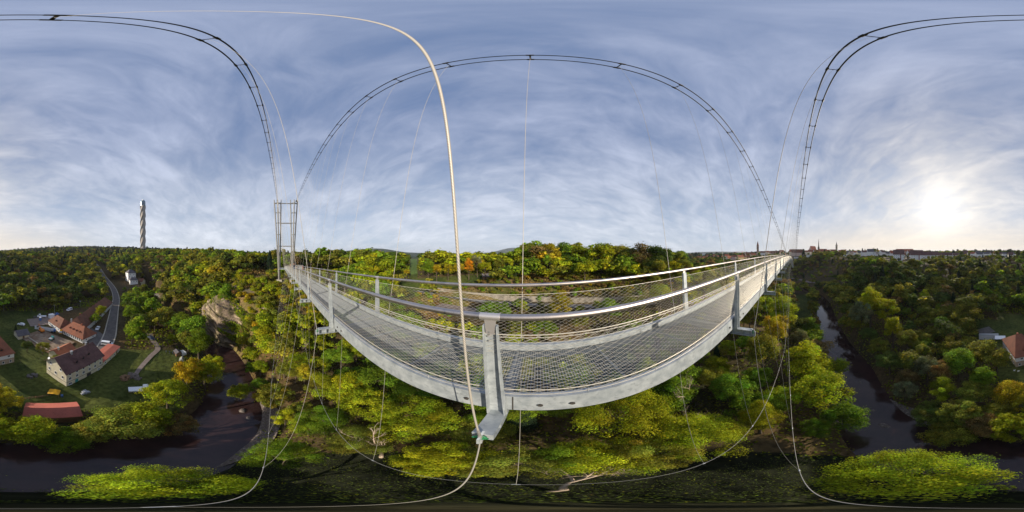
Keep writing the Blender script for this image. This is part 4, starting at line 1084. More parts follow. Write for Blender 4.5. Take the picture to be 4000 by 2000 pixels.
# white apartment blocks with brown roofs
APT = [(136.0, 226, 15, 10, 8.2, 14.5, 3, 'narrower white apartment block with brown roof beside the steep red gabled house'),
       (142.4, 226, 17.5, 10, 7.8, 14.5, 6, 'wider white apartment block with brown roof and red stair strip on the valley rim'),
       (141.6, 272, 19, 10, 8.2, 15, 2, 'cream gabled apartment block with five roof windows behind the wider white block'),
       (146.4, 268, 22, 10, 8, 14, 4, 'purple brown roofed apartment block half covered by rim trees'),
       (151.6, 300, 34, 11, 7, 12, 3, 'long dull purple roof low behind the rim trees'),
       (157.4, 310, 26, 11, 7, 11.5, -5, 'last purple brown roof of the row before the open woods')]
for az, d, L, W, ea, ri, rot, lb in APT:
    q = vil(az, d, L, W, ea, ri, rot, W_, M['roof_brown'], lb, cat='apartment block', name='apartment_block', zoff=1.2 if d < 240 else -1.6, rows=((ea * .78, .9, 1.0, 5), (ea * .42, .9, 1.0, 5)), ends=((ea * .8, .9, 1.1, 2),), dormers=((L * .3, 2.2, 1.2, .8), (L * .55, 2.2, 1.2, .8)), chim=((L * .25, W * .5, .8),), pane=True)
    if d < 240:
        mb = MB(); mb.box((L * .62, -.05, 0), (L * .62 + 1.5, .06, ea - .3)); mb.build('stair_strip', M['rust'], q)
# many small houses of the rim and the old town
RIM = [(117.2, 380), (119.6, 340), (120.9, 400), (122.4, 350), (124.0, 320), (124.9, 390), (132.2, 350), (133.2, 400), (140.2, 360), (144.2, 340), (148.8, 360), (150.4, 400), (154.2, 350), (159.4, 360), (161.8, 330), (163.6, 380), (167.8, 350), (169.9, 400), (173.2, 360), (175.4, 330), (178.2, 370)]
for i, (az, d) in enumerate(RIM):
    wn, wl = (('white', W_), ('cream', T_c))[i % 2]; rn, rf = (('grey', M['roof_grey']), ('brown', M['roof_brown']), ('brick red', M['roof_brick']))[(i * 7) % 3]
    place = 'on the wooded rim past the watchtower' if az < 126 else 'behind the white apartment blocks' if az < 152 else 'low among the rim trees far from town'
    vil(az, d, rs.uniform(8, 13), rs.uniform(8, 10), rs.uniform(4.5, 6.5), rs.uniform(8.5, 11), rs.uniform(-50, 50), wl, rf, '%s house with %s roof %s' % (wn, rn, place), name='house', zoff=rs.uniform(1.5, 4), rows=((3.4, 1.2, 1.4, 3),), ends=((3.6, 1.1, 1.4, 2),), group='%s houses with %s roofs %s' % (wn, rn, place), pane=False)
OLD = [(98.0, 480), (99.2, 520), (101.6, 500), (102.6, 540), (103.3, 600), (105.2, 520), (105.6, 620), (106.9, 500), (109.6, 620), (110.2, 560), (111.6, 570), (112.2, 520), (93.8, 520), (95.0, 560), (91.0, 520), (89.4, 540), (88.2, 500), (115.6, 520), (116.3, 460)]
for i, (az, d) in enumerate(OLD):
    wn, wl = (('cream', T_c), ('pink', Pk), ('white', W_))[(i * 5) % 3]; rn, rf = (('brick red', M['roof_brick']), ('rust brown', M['roof_rust']), ('red brown', M['roof_red']))[(i * 7) % 3]
    place = 'crowded behind the footbridge end' if az < 97 else 'in the old town between monastery and slim spire' if az < 107.5 else 'in the old town below the round watchtower'
    vil(az, d, rs.uniform(11, 18), rs.uniform(9, 11), rs.uniform(7, 10), rs.uniform(12, 16), rs.uniform(-40, 40), wl, rf, '%s house with %s roof %s' % (wn, rn, place), name='house', zoff=rs.uniform(2, 6), rows=((6, 1.2, 1.6, 3), (3, 1.2, 1.6, 3)), ends=((6, 1.1, 1.5, 2),), group='%s houses with %s roofs %s' % (wn, rn, place), pane=False)
# houses of the lower town seen over the railing
k = 0
LOW = [(58.5, 620), (60.0, 560), (61.8, 640), (64.2, 520), (66.0, 600), (67.8, 500), (68.6, 690), (70.4, 540), (72.2, 640), (73.4, 520), (75.6, 600), (76.6, 470), (77.9, 430), (79.2, 480), (80.6, 420), (81.4, 520), (82.8, 440), (71.2, 720), (78.4, 600), (85.0, 470)]
KIND = [('cream', T_c), ('white', W_), ('pink', Pk), ('ochre', Yl)]
RFS = [('brick red', M['roof_brick']), ('rust brown', M['roof_rust']), ('red brown', M['roof_red'])]
for i, (az, d) in enumerate(LOW):
    wn, wl = KIND[rs.randrange(4)]; rn, rf = RFS[rs.randrange(3)]; L = rs.uniform(10, 18)
    place = ('at the far village edge' if az < 63 else 'in the village over the railing' if az < 72 else 'below the construction crane' if az < 80.8 else 'close under the brown belfry')
    vil(az, d, L, rs.uniform(8, 11), rs.uniform(6, 9), rs.uniform(11, 14), rs.uniform(-40, 40), wl, rf, '%s house with %s roof %s' % (wn, rn, place), name='house', zoff=rs.uniform(-1, 3), rows=((4.6, 1.2, 1.5, 3), (2.0, 1.2, 1.5, 3)), ends=((5, 1.2, 1.5, 2),), group='%s houses with %s roofs %s' % (wn, rn, place), pane=False)
c = pol(67.4, 820); r = empty('tower_block', (c.x, c.y, -12), rad(-67), 'pale high rise block standing above the distant village roofs', 'tower block')
mb = MB(); mb.box((-8, -7, 0), (8, 7, 26)); mb.build('wall', W_, r); mb = MB(); mb.box((-5, -4, 26), (4, 4, 29)); mb.build('roof_house', M['zinc'], r)
for z in range(3, 25, 4):
    for x in (-5, 0, 5): add_window(r, x, -7, z, 0, 2.2, 1.6, False)
# crane
c = pol(80.9, 520); r = empty('construction_crane', (c.x, c.y, -6), rad(-82), 'thin construction crane with a long level jib over the lower town', 'crane')
mb = MB(); mb.tube([(0, 0, 0), (0, 0, 21)], .55, 4); mb.build('mast', M['orange'], r)
mb = MB(); mb.tube([(-30, 0, 19), (9, 0, 19)], .42, 4); mb.tube([(0, 0, 22), (-20, 0, 19.3)], .12, 4); mb.tube([(0, 0, 22), (8, 0, 19.3)], .12, 4); mb.build('jib', M['orange'], r)
mb = MB(); mb.box((7, -.8, 17), (9, .8, 19)); mb.build('counterweight', M['concrete'], r)
# left rear: houses on the skyline and a barn roof
LEFT = [(-178.6, 430, 0), (-176.2, 470, 1), (-173.0, 520, 0), (-170.2, 500, 0), (-167.8, 560, 1), (-166.6, 470, 0), (-164.0, 540, 0), (-161.0, 520, 2), (-158.4, 470, 3), (177.0, 420, 0), (171.5, 380, 1), (166.4, 330, 0), (164.4, 300, 0)]
for i, (az, d, kq) in enumerate(LEFT):
    L = rs.uniform(11, 18) if kq != 3 else 26
    lb = ['white house with pale grey roof on the ridge behind the dark woods', 'cream house with brown roof on the ridge behind the dark woods', 'low white terrace with grey roofs stepping down the wooded ridge', 'barn with broad purple brown roof in the middle of the wooded ridge'][kq]
    vil(az, d, L, 10, 5, 8.6, rs.uniform(-25, 25), (W_, T_c, W_, T_c)[kq], (M['roof_grey'], M['roof_brown'], M['zinc'], M['roof_brown'])[kq], lb, name='house' if kq < 3 else 'barn', cat='house' if kq < 3 else 'barn', zoff=3.0 if kq < 3 else 0, rows=((3.2, 1.3, 1.4, 3),), group=lb.split(' on ')[0] + ' group' if kq < 2 else None, pane=False)
c = ground(-159.3, 640); r = empty('brick_chimney', c, 0, 'thin red brick factory chimney in front of the dark conifer ridge', 'chimney')
mb = MB(); mb.tube([(0, 0, 0), (0, 0, 17)], [1.3, .9], 12); mb.build('shaft', M['brick'], r); mb = MB(); mb.tube([(0, 0, 17), (0, 0, 17.8)], 1.1, 12); mb.build('cap', M['concrete'], r)
# industrial halls behind the pylon
for az, d, L, W, h, wl, lb in ((-85.6, 520, 26, 18, 5.5, M['zinc'], 'long pale grey industrial hall seen left beside the pylon'), (-83.9, 430, 11, 12, 5, W_, 'small white industrial hall seen right behind the pylon leg'), (-77.5, 460, 30, 16, 4, W_, 'long low white hall between the pylon legs and the trees'), (-91.5, 640, 34, 20, 8, M['blue'], 'blue warehouse beyond the trees next to the spur'), (-72.5, 470, 20, 14, 4, T_c, 'low cream hall beyond the brick kiosk')):
    vil(az, d, L, W, h, h + 1.2, 5, wl, M['zinc'], lb, cat='hall', name='industrial_hall', zoff=1.5, rows=((h * .6, 2.4, 1.2, max(2, int(L / 6))),), pane=False)
# red roofed barn under the left railing, shed and hut on the plateau
vil(-43.5, 78, 7, 5, 2.6, 4.6, 50, W_, M['roof_brick'], 'small white hut with brick red roof half hidden behind trees below the railing', cat='hut', name='roadside_hut', zoff=1.0)
vil(-9.2, 86, 3.2, 2.6, 1.9, 3.0, 10, M['wood'], M['roof_grey'], 'dark wooden garden shed under the trees on the plateau edge', cat='shed', name='garden_shed', rows=(), zoff=.2)
# ------------------------------------------------------------------ trees
def quads_mesh(name, V, Ccol, mats):
    """V: (n,4,3) quads, Ccol: (n,3) tint per quad"""
    n = len(V); me = bpy.data.meshes.new(name)
    me.vertices.add(n * 4); me.vertices.foreach_set('co', V.astype(np.float32).ravel())
    me.loops.add(n * 4); me.loops.foreach_set('vertex_index', np.arange(n * 4, dtype=np.int32))
    me.polygons.add(n); me.polygons.foreach_set('loop_start', (np.arange(n) * 4).astype(np.int32))
    c = np.ones((n, 4, 4), np.float32); c[..., :3] = Ccol[:, None, :]
    a = me.color_attributes.new('tint', 'FLOAT_COLOR', 'POINT'); a.data.foreach_set('color', c.ravel())
    me.materials.append(mats); me.update(calc_edges=True); return me
def leaves(centers, normals, size, g):
    n = len(centers)
    nn = normals / np.maximum(np.linalg.norm(normals, axis=1, keepdims=True), 1e-6)
    r = g.normal(size=(n, 3)); u = np.cross(nn, r); u /= np.maximum(np.linalg.norm(u, axis=1, keepdims=True), 1e-6); w = np.cross(nn, u)
    a = (size * g.uniform(.65, 1.35, n))[:, None]; b = a * g.uniform(.5, .9, n)[:, None]
    bend = nn * a * g.uniform(-.25, .25, n)[:, None]
    return np.stack([centers - u * a, centers - w * b + bend, centers + u * a, centers + w * b + bend], 1)
def crown(kind, n, size, seed):
    """leaf quads of a 12 m tree standing at the origin"""
    g = np.random.default_rng(seed)
    if kind == 'conifer':
        t = g.uniform(0, 1, n) ** .75; z = 1.4 + 10.8 * t; lay = (np.round(t * 17) / 17); R = 2.5 * (1 - t) ** .85 + .12
        ph = g.uniform(0, 2 * math.pi, n); arms = np.round(ph / (2 * math.pi) * 11 + lay * 5) / 11 * 2 * math.pi; ph = arms + g.normal(0, .2, n)
        q = g.uniform(.15, 1, n) ** .6; z = 1.2 + 10.8 * lay - q * R * .32 + g.normal(0, .14, n)
        c = np.stack([np.cos(ph) * R * q, np.sin(ph) * R * q, z], 1)
        nm = np.stack([np.cos(ph) * .5, np.sin(ph) * .5, np.full(n, .8)], 1) + g.normal(0, .45, (n, 3))
        tone = g.lognormal(0, .22, n)
    else:
        nl, rx, rz, zc, lr = {'round': (15, 3.1, 3.4, 7.6, 1.75), 'tall': (17, 2.5, 4.4, 7.2, 1.5), 'wide': (20, 4.0, 2.9, 7.4, 1.65), 'open': (13, 3.2, 3.8, 7.6, 1.35), 'ragged': (22, 3.3, 3.9, 7.2, 1.2), 'willow': (16, 3.4, 3.6, 7.0, 1.6), 'shrub': (9, 2.6, 1.6, 2.0, 1.2)}[kind]
        if n > 9000 and kind != 'shrub': nl, lr = nl * 5, lr * .50
        dirs = g.normal(size=(nl, 3)); dirs /= np.linalg.norm(dirs, axis=1, keepdims=True)
        dirs[:, 2] = np.where(dirs[:, 2] < -.55, -dirs[:, 2], dirs[:, 2])
        rr = g.uniform(.45, 1.0, nl)[:, None]
        L = dirs * rr * np.array([rx, rx, rz]) + np.array([0, 0, zc]); rad_ = lr * g.uniform(.45, 1.35, nl)
        ltone = g.lognormal(0, .28, nl); lh = g.normal(0, .10, nl)
        w = rad_ ** 2; k = g.choice(nl, n, p=w / w.sum())
        d = g.normal(size=(n, 3)); d /= np.linalg.norm(d, axis=1, keepdims=True); d[:, 2] = np.where((d[:, 2] < -.3) & (g.uniform(size=n) < .6), -d[:, 2], d[:, 2])
        q = g.uniform(.25, 1, n) ** .45 * (1 + .22 * np.sin(d[:, 0] * 7 + k) * np.sin(d[:, 1] * 6 + k * 2) * np.sin(d[:, 2] * 7)) * np.where(g.uniform(size=n) < .14, g.uniform(1.0, 1.55, n), 1.0)
        c = L[k] + d * (rad_[k] * q)[:, None] * np.array([1.08, 1.08, .82])
        nm = d + g.normal(0, .55, (n, 3)) + np.array([0, 0, .45])
        tone = ltone[k] * g.lognormal(0, .24, n)
    hue = g.normal(0, .10, n) + (lh[k] if kind != 'conifer' else 0)
    col = np.stack([tone * (1 + hue), tone, tone * (1 - .3 * hue)], 1)
    return leaves(c, nm, size, g), col
def trunk_mb(kind, seed, scale_r=1.0):
    r = random.Random(seed); mb = MB()
    if kind == 'conifer':
        mb.tube([(0, 0, -1), (0, 0, 5), (.1, 0, 11.6)], [.22, .15, .03], 7); return mb
    if kind == 'shrub':
        for i in range(5):
            a = r.uniform(0, 6.28); mb.tube([(0, 0, -.5), (math.cos(a) * .5, math.sin(a) * .5, 1.0), (math.cos(a) * 1.3, math.sin(a) * 1.3, 2.3)], [.07, .05, .02], 5)
        return mb
    lean = (r.uniform(-.4, .4), r.uniform(-.4, .4))
    top = Vector((lean[0], lean[1], 8.8))
    mb.tube([(0, 0, -1.2), (0, 0, .4), (lean[0] * .3, lean[1] * .3, 3.2), (lean[0] * .7, lean[1] * .7, 6), top], [.34, .25, .20, .13, .05], 8)
    for i in range(8):
        z = r.uniform(2.6, 7.2); a = i * 2.4 + r.uniform(-.4, .4); l = r.uniform(1.6, 3.0) * (1 - .05 * z); b = Vector((lean[0] * z / 9, lean[1] * z / 9, z))
        e = b + Vector((math.cos(a) * l, math.sin(a) * l, l * r.uniform(.5, 1.1))); m_ = (b + e) / 2 + Vector((0, 0, .15))
        mb.tube([b, m_, e], [.10, .07, .025], 5)
        f = e + Vector((math.cos(a + .7) * .9, math.sin(a + .7) * .9, .5)); mb.tube([m_, f], [.05, .015], 4)
    return mb
KINDS = ['round', 'tall', 'wide', 'open', 'ragged', 'willow']
PROTO = {}
LODS = {0: (10500, .125), 1: (2600, .26), 2: (30000, .062)}
def proto(kd, sub, lod):
    key = (kd, sub, lod)
    if key not in PROTO:
        i = (KINDS + ['conifer', 'shrub']).index(kd)
        if lod == 't': PROTO[key] = trunk_mb(kd, 50 + i * 3 + sub).mesh('trunk', M['bark'])
        else:
            n, sz = LODS[lod]; n = int(n * (.7 if kd == 'open' else .8 if kd == 'conifer' else 1))
            PROTO[key] = quads_mesh('crown', *crown(kd, n, sz, 100 + i * 7 + sub), M['leaf'])
    return PROTO[key]
FAR = {kd: [crown(kd, 430, .62, 300 + i), crown(kd, 130, 1.05, 400 + i)] for i, kd in enumerate(KINDS + ['conifer', 'shrub'])}
TINT = {'yellow green': (.225, .250, .011), 'fresh green': (.125, .190, .013), 'olive green': (.150, .155, .019), 'dark green': (.070, .098, .018), 'golden yellow': (.28, .225, .013), 'orange': (.36, .17, .012),
        'russet brown': (.150, .105, .034), 'grey green': (.125, .130, .060), 'conifer green': (.026, .044, .022)}
def tree(pos, h, kd, colour, label, group=None, lod=1, spread=1.0, name='broadleaf_tree', sub=0, cat='tree', rz=None):
    r = empty(name, pos, random.uniform(0, 6.28) if rz is None else rz, label, cat, group)
    s = h / 12.0 if kd != 'shrub' else h / 3.4
    r.scale = (s * spread, s * spread, s)
    t = obj('trunk', proto(kd, sub, 't'), r)
    c = obj('crown' if kd != 'shrub' else 'foliage', proto(kd, sub, lod), r)
    k = TINT[colour]; j = random.uniform(.82, 1.2); w = random.uniform(-.10, .10)
    c.color = (k[0] * j * (1 + w), k[1] * j, k[2] * j * (1 - w), 1)
    return r
taken = []   # (x, y, radius) of trees already set
def special(az, d, h, kd, colour, label, spread=1.0, sub=0, lod=0, rad_=None, zoff=0, name='broadleaf_tree', group=None):
    p = ground(az, d, zoff - .2); taken.append((p.x, p.y, rad_ or h * .27 * spread)); return tree(p, h, kd, colour, label, group, lod, spread, name, sub)
# trees that stand out, each by itself
special(126, 83, 24, 'tall', 'yellow green', 'tallest bright yellow green tree beyond the river, backlit', 1.15)
special(131.5, 80, 20, 'ragged', 'yellow green', 'sunlit yellow green tree just downhill of the tallest bright one beyond the river', 1.2, 1)
special(134.0, 66, 17, 'tall', 'yellow green', 'slender light green tree nearest the water on the far bank', 1.0, 1)
special(123, 76, 21, 'willow', 'grey green', 'grey leaved willow leaning beside the tallest bright tree', .9)
special(139, 60, 14, 'round', 'olive green', 'low olive tree below the slender light green one', 1.1)
special(146, 44, 13, 'willow', 'grey green', 'rounded silvery willow on the far river bank', 1.05)
special(150.5, 42, 12.5, 'ragged', 'russet brown', 'brownish tree next to the silvery willow', 1.0)
special(157, 45, 15, 'round', 'fresh green', 'broad rich green tree beyond the silvery willow', 1.25, 1)
special(152, 34, 11, 'open', 'yellow green', 'small yellow green tree under the silvery willow', 1.0)
special(165.5, 38, 13, 'tall', 'fresh green', 'upright green tree between the willow and the pink roofed house', 1.05)
special(163, 33, 11.5, 'wide', 'olive green', 'spreading olive tree close to the river below the pink roofed house', 1.1)
special(175, 32, 12.5, 'round', 'golden yellow', 'golden tree standing in front of the pink roofed house', 1.05)
special(103.5, 40, 19, 'tall', 'yellow green', 'tall yellow green tree on the near bank above the river pool', 1.25)
special(108, 31, 17, 'wide', 'yellow green', 'wide yellow tree leaning over the near bank of the river pool', 1.15, 1)
special(117, 25, 14, 'round', 'fresh green', 'green tree overhanging the river pool at its lower end', .95)
special(101, 58, 14, 'willow', 'grey green', 'grey bushy tree beside the meadow along the river', .9)
special(95.2, 66, 21, 'tall', 'yellow green', 'tall yellow green tree rising right under the footbridge outriggers', 1.2)
special(92.5, 52, 18, 'ragged', 'golden yellow', 'tall tree turning golden below the footbridge', 1.0)
special(88, 40, 16, 'round', 'olive green', 'rounded olive tree with golden edge under the footbridge', 1.1, 1)
special(141, 9, 17.5, 'wide', 'yellow green', 'very wide yellow green tree almost straight below, beside the dark river', .92, 1, 2)
special(-121, 6.2, 16.5, 'wide', 'yellow green', 'wide yellow tree directly below with branches over the river', .68, 0, 2)
special(-80, 13, 14, 'open', 'fresh green', 'small green tree below at the river gravel bank', .9, 0, 2)
special(-34, 20, 15.5, 'ragged', 'yellow green', 'large yellow tree low beneath the near outrigger', 1.3, 0, 2)
special(38, 21, 16, 'wide', 'yellow green', 'broad light green tree below the right half of the deck', 1.25, 0, 2)
special(66, 17, 14.5, 'wide', 'yellow green', 'fresh yellow green tree low down beside the dead tree', 1.15, 1, 2)
special(21, 11.5, 13, 'open', 'fresh green', 'bright green branch tree just beside the fallen dead branches', .9, 0, 2)
special(-105, 51, 12, 'ragged', 'yellow green', 'sunlit tree at the river in front of the limestone cliff', 1.15)
special(-110, 57, 17, 'tall', 'fresh green', 'tall lit green tree left of the cliff along the river', 1.2, 1)
special(-108, 43, 13.5, 'round', 'yellow green', 'full yellow green tree in the riverside row by the cliff', 1.2)
special(-114, 41, 14, 'ragged', 'golden yellow', 'gold tinged tree in the riverside row above the dark pool', 1.1)
special(-121, 32, 13.5, 'wide', 'yellow green', 'spreading yellow tree in the riverside row next to the white truck', 1.1, 1)
special(-128, 25, 13.5, 'round', 'yellow green', 'dense lit tree at the corner of the field above the river', 1.15, 1)
special(-136, 23, 13, 'wide', 'olive green', 'wide olive tree on the field edge right of the corrugated shed', 1.3)
special(-147, 21.5, 10.5, 'ragged', 'olive green', 'small olive tree hiding the corner of the corrugated shed', 1.2)
special(-158, 19.5, 9.5, 'wide', 'fresh green', 'low green tree in front of the corrugated shed wall', 1.15)
special(-170, 21, 12, 'round', 'yellow green', 'lit yellow green tree covering the far end of the corrugated shed', 1.15)
special(-178.5, 30, 11.5, 'ragged', 'golden yellow', 'sunlit gold tree at the edge of the field below the pink roofed house', 1.1, 1)
special(158, 26, 12, 'ragged', 'olive green', 'olive tree overhanging the river bend straight below the pink roofed house', 1.1)
special(166.5, 23, 11, 'wide', 'russet brown', 'brownish tree on the outer river bend', 1.0)
special(176, 22, 12, 'ragged', 'yellow green', 'lit yellow green tree on the outer river bend nearest the shed', 1.15, 1)
special(138, 36, 10, 'willow', 'grey green', 'thin grey tree at the water under the silvery willow', 1.0)
special(118, 97, 12, 'ragged', 'dark green', 'dark tree on the far bank where the river first comes into view', 1.3)
special(121.5, 78, 12, 'wide', 'olive green', 'olive tree at the water on the far bank under the tallest bright tree', 1.3, 1)
special(125.5, 66, 11.5, 'round', 'dark green', 'dark round tree at the water below the grey leaved willow', 1.3)
special(129, 57, 11.5, 'ragged', 'olive green', 'drooping olive tree leaning over the middle of the river pool', 1.3)
special(133, 48.5, 10.5, 'wide', 'dark green', 'low dark tree on the far bank opposite the wide yellow tree', 1.35)
special(139.5, 40.5, 9.5, 'round', 'russet brown', 'brownish low tree at the far bank before the river turns', 1.25, 1)
special(147, 27.5, 10.5, 'ragged', 'dark green', 'dark overhanging tree on the outside of the river turn', 1.3)
special(154, 21.5, 10, 'wide', 'olive green', 'flat topped olive tree over the shaded water of the river turn', 1.2)
special(-22, 11.5, 13, 'ragged', 'yellow green', 'loose yellow green tree under the foot of the near hanger', 1.1, 1, 2)
special(-3, 10.5, 12.5, 'open', 'olive green', 'thin olive tree left of the fallen dead branches', 1.1, 1, 2)
special(33, 12, 13, 'wide', 'yellow green', 'yellow green tree low down right of the fallen dead branches', 1.05, 0, 2)
special(50, 12.5, 13, 'ragged', 'olive green', 'olive tree low down close to the lower stay cable', 1.1, 0, 2)
special(-95.5, 38, 9, 'round', 'yellow green', 'lone rounded tree on the river shore below the cliff', 1.2)
special(-117, 24, 11, 'ragged', 'russet brown', 'brownish tree hanging over the dark pool', 1.0)
special(-134, 92, 14, 'round', 'fresh green', 'large round green tree by the side of the valley road junction', 1.3, 1)
special(-131, 84, 12.5, 'wide', 'dark green', 'dark tree behind the parked motorcycles on the field', 1.2)
special(-144.5, 98, 12, 'round', 'yellow green', 'bright tree between the long barn and the valley road', 1.15)
special(-146.5, 90, 9.5, 'wide', 'fresh green', 'smaller bright tree beside the parked white car near the barn', 1.1, 1)
special(-151, 93, 9, 'round', 'dark green', 'dark pruned tree in the corner of the courtyard wings', 1.1)
special(-174.5, 84, 4.6, 'conifer', 'conifer green', 'small dark conifer beside the wooden garden house', 1.2, name='conifer_tree')
special(-165, 61, 7, 'wide', 'olive green', 'bushy olive tree between the pink roofed house and the building site', 1.3)
special(-170.5, 63, 6.5, 'round', 'dark green', 'dark bushy tree beside the pink roofed house', 1.3)
special(-160, 53.5, 5.5, 'round', 'olive green', 'low bush tree behind the cream house gable', 1.2)
# trees between the footbridge and the lower road
special(-38, 50, 17, 'wide', 'fresh green', 'big leafy green tree filling the gap between handrail and gravel lot', 1.15, 1)
special(-47, 58, 16, 'round', 'yellow green', 'big yellow green tree below the left part of the far handrail', 1.2)
special(-57, 60, 15, 'ragged', 'fresh green', 'dense green tree beside the far handrail towards the pylon', 1.2, 1)
special(-31, 44, 10, 'ragged', 'yellow green', 'leafy yellow green tree under the second far post', 1.2)
special(-6, 50, 12.5, 'wide', 'fresh green', 'round green tree standing right in front of the retaining wall', 1.25)
special(1, 47, 9, 'ragged', 'olive green', 'lower olive tree in front of the retaining wall behind the near post', 1.2)
special(17, 49, 13.5, 'tall', 'golden yellow', 'orange tinged tree covering the lower road right of the far hanger', 1.1)
special(24, 47, 9, 'round', 'olive green', 'olive tree seen through the far net right of the orange tinged one', 1.2)
special(34, 49, 11, 'round', 'fresh green', 'green tree behind the far net below the plateau wood', 1.2, 1)
special(43, 52, 11, 'wide', 'olive green', 'wide olive tree behind the far net near the next far post', 1.2)
special(52, 58, 12, 'round', 'yellow green', 'yellow green tree just behind the far post', 1.15)
special(60, 98, 15, 'round', 'olive green', 'last tall olive tree of the plateau wood before the village view', 1.2)
special(62.5, 93, 13, 'wide', 'russet brown', 'reddish tree at the tapering end of the plateau wood', 1.2)
special(65, 88, 12, 'round', 'yellow green', 'yellow green tree stepping down from the end of the plateau wood', 1.2, 1)
special(68.5, 84, 10.5, 'wide', 'olive green', 'lowest olive tree at the tapering end of the plateau wood', 1.25)
# the row on the plateau
ROW = [(-37, 97, 6.6, 'round', 'golden yellow', 'round yellow bushy tree alone on the green plateau meadow', 1.15), (-46.5, 122, 15, 'tall', 'orange', 'vivid orange tree between dark green ones on the plateau', .9),
       (-41.5, 128, 15, 'round', 'dark green', 'big dark green tree beside the vivid orange one', 1.2), (-29.5, 89, 14.5, 'tall', 'fresh green', 'tall green tree at the start of the plateau row', 1.0),
       (-26.5, 90, 11, 'round', 'golden yellow', 'first golden tree of the plateau row', 1.0), (-22.5, 90, 10.5, 'ragged', 'golden yellow', 'sparse tan tree second in the plateau row', 1.0), (-18.6, 88, 11, 'round', 'golden yellow', 'golden tree in the middle of the plateau row', 1.05),
       (-15.2, 88, 12, 'tall', 'orange', 'orange tree of the plateau row behind the thick near rope', 1.0), (-12.2, 90, 13, 'open', 'grey green', 'thin half bare tree behind the plateau row', .75),
       (-9.4, 86, 11, 'wide', 'yellow green', 'yellow green tree above the dark garden shed', .95), (-4.4, 87, 10.5, 'ragged', 'olive green', 'olive tree right of the dark garden shed', 1.1), (-0.6, 88, 9.5, 'open', 'yellow green', 'slender forked tree on the plateau edge', 1.0),
       (4.5, 87, 10.5, 'wide', 'olive green', 'olive spreading tree on the plateau behind the far hanger', 1.05), (12.5, 82, 11.5, 'open', 'fresh green', 'single pale trunked tree on the plateau bank', .85)]
for az, d, h, kd, colr_, lb, sp in ROW: special(az, d, h, kd, colr_, lb, sp, rad_=2.5)

# random woods
def region(az, d):
    """(where, heights, spacing, [(colour, weight)]) or None"""
    if d < 7: return None
    front = -68 < az < 97
    if front and d < 60:
        where = 'on the slope right below the footbridge' if d < 32 else 'on the upper slope between footbridge and lower road'
        return where, ((9, 14) if d < 34 else (6, 10) if d < 48 else (3.5, 6)), (5.4 if d < 34 else 4.8), (('yellow green', 4.4), ('fresh green', 2.6), ('olive green', 2.4), ('golden yellow', .35), ('russet brown', .3))
    if -101 < az <= -60 and d < 112:
        return 'on the steep spur below the pylon', ((3, 6) if d > 62 else (6, 10)), (4.6 if d > 62 else 5.2), (('orange', .18), ('golden yellow', 1.3), ('olive green', 3), ('yellow green', 3), ('russet brown', .9), ('fresh green', 1))
    if front and d < 140:
        if -40 < az < 3 and d > 74:
            if d < 98 or -36.8 < az < -32.5: return None
            return 'behind the plateau row', (9, 12.5), 6.6, (('olive green', 3), ('yellow green', 2), ('fresh green', 2), ('golden yellow', .5))
        if d < 72 and -42 < az < 60: return None

        if az > 60: return 'on the far slope under the right end of the footbridge', (9, 14), 6.2, (('yellow green', 2.4), ('olive green', 3), ('golden yellow', 1.5), ('russet brown', 1.2), ('fresh green', 2))
        if az < -40: return 'in the plateau wood beyond the left railing', (10, 16), 5.6, (('yellow green', 2), ('fresh green', 3), ('olive green', 3), ('dark green', .6), ('golden yellow', .3))
        return 'in the plateau wood in front of the camera', ((7, 11) if d < 92 else (12, 17.5)), 5.4, (('olive green', 3.4), ('dark green', 1.6), ('yellow green', 1.6), ('fresh green', 2), ('russet brown', .7), ('golden yellow', .3))
    if front:
        if -36.8 < az < -32.5: return None
        if -42 < az < 3: return 'behind the plateau row', (9, 12), 9.0, (('olive green', 3), ('dark green', 3), ('fresh green', 2))
        return 'beyond the plateau', (9, 15), 9.5, (('olive green', 3), ('dark green', 3), ('russet brown', 1), ('fresh green', 2))
    if -140 < az <= -95: return ('on the spur left of the cliff' if d < 240 else 'on the wooded ridge under the tall tower'), (9, 15), (6.6 if d < 180 else 9), (('yellow green', 1.7), ('olive green', 3.6), ('fresh green', 3), ('dark green', 1.2), ('golden yellow', .15), ('russet brown', .4))
    if az <= -95 or az > 178: return ('near the valley houses' if d < 150 else 'on the dark hillside behind the valley houses'), (9, 15), (6.8 if d < 180 else 9.5), (('dark green', 3), ('olive green', 3.4), ('russet brown', .6), ('fresh green', 1.8), ('golden yellow', .15))
    return ('along the far river bank' if d < 82 else 'on the shaded hillside below the town'), ((8, 13) if d < 82 else (9, 14) if d < 200 else (6, 9) if d < 300 else (11, 15)), (6.0 if d < 140 else 7.4), (('dark green', 3), ('olive green', 3.6), ('russet brown', .8), ('fresh green', 1.8), ('yellow green', .5))
boxes = [(-45.5, -75, 4), (-23, -42.5, 13), (-37, -45.5, 9), (-24, -54, 7), (-34, -69, 11), (-28, -82, 9), (-20, -70, 12), (-16, -78, 11), (2, -62, 11.5), (6, -66, 7), (-11, -77, 7), (-8.5, -26, 4), (-20, -100, 14), (-30, -92, 9), (-41, -64, 8), (-36, -52, 8)]
VR2 = VROAD
CLEAR = [(q, math.degrees(math.atan2(q.location.x, q.location.y)), math.hypot(q.location.x, q.location.y)) for q in COL.objects if q.type == 'EMPTY' and q.get('category') in ('house', 'apartment block', 'church hall', 'monastery', 'school', 'barn', 'hall') and math.hypot(q.location.x, q.location.y) > 190]
CLA = np.array([c[1] for c in CLEAR]); CLD = np.array([c[2] for c in CLEAR])
BARN = np.array([[-74.5, -114.0], [-30.5, -82.8]])
cand = []
R2 = random.Random(77)
PX, PY = pol(-80.7, 97.5).x, pol(-80.7, 97.5).y
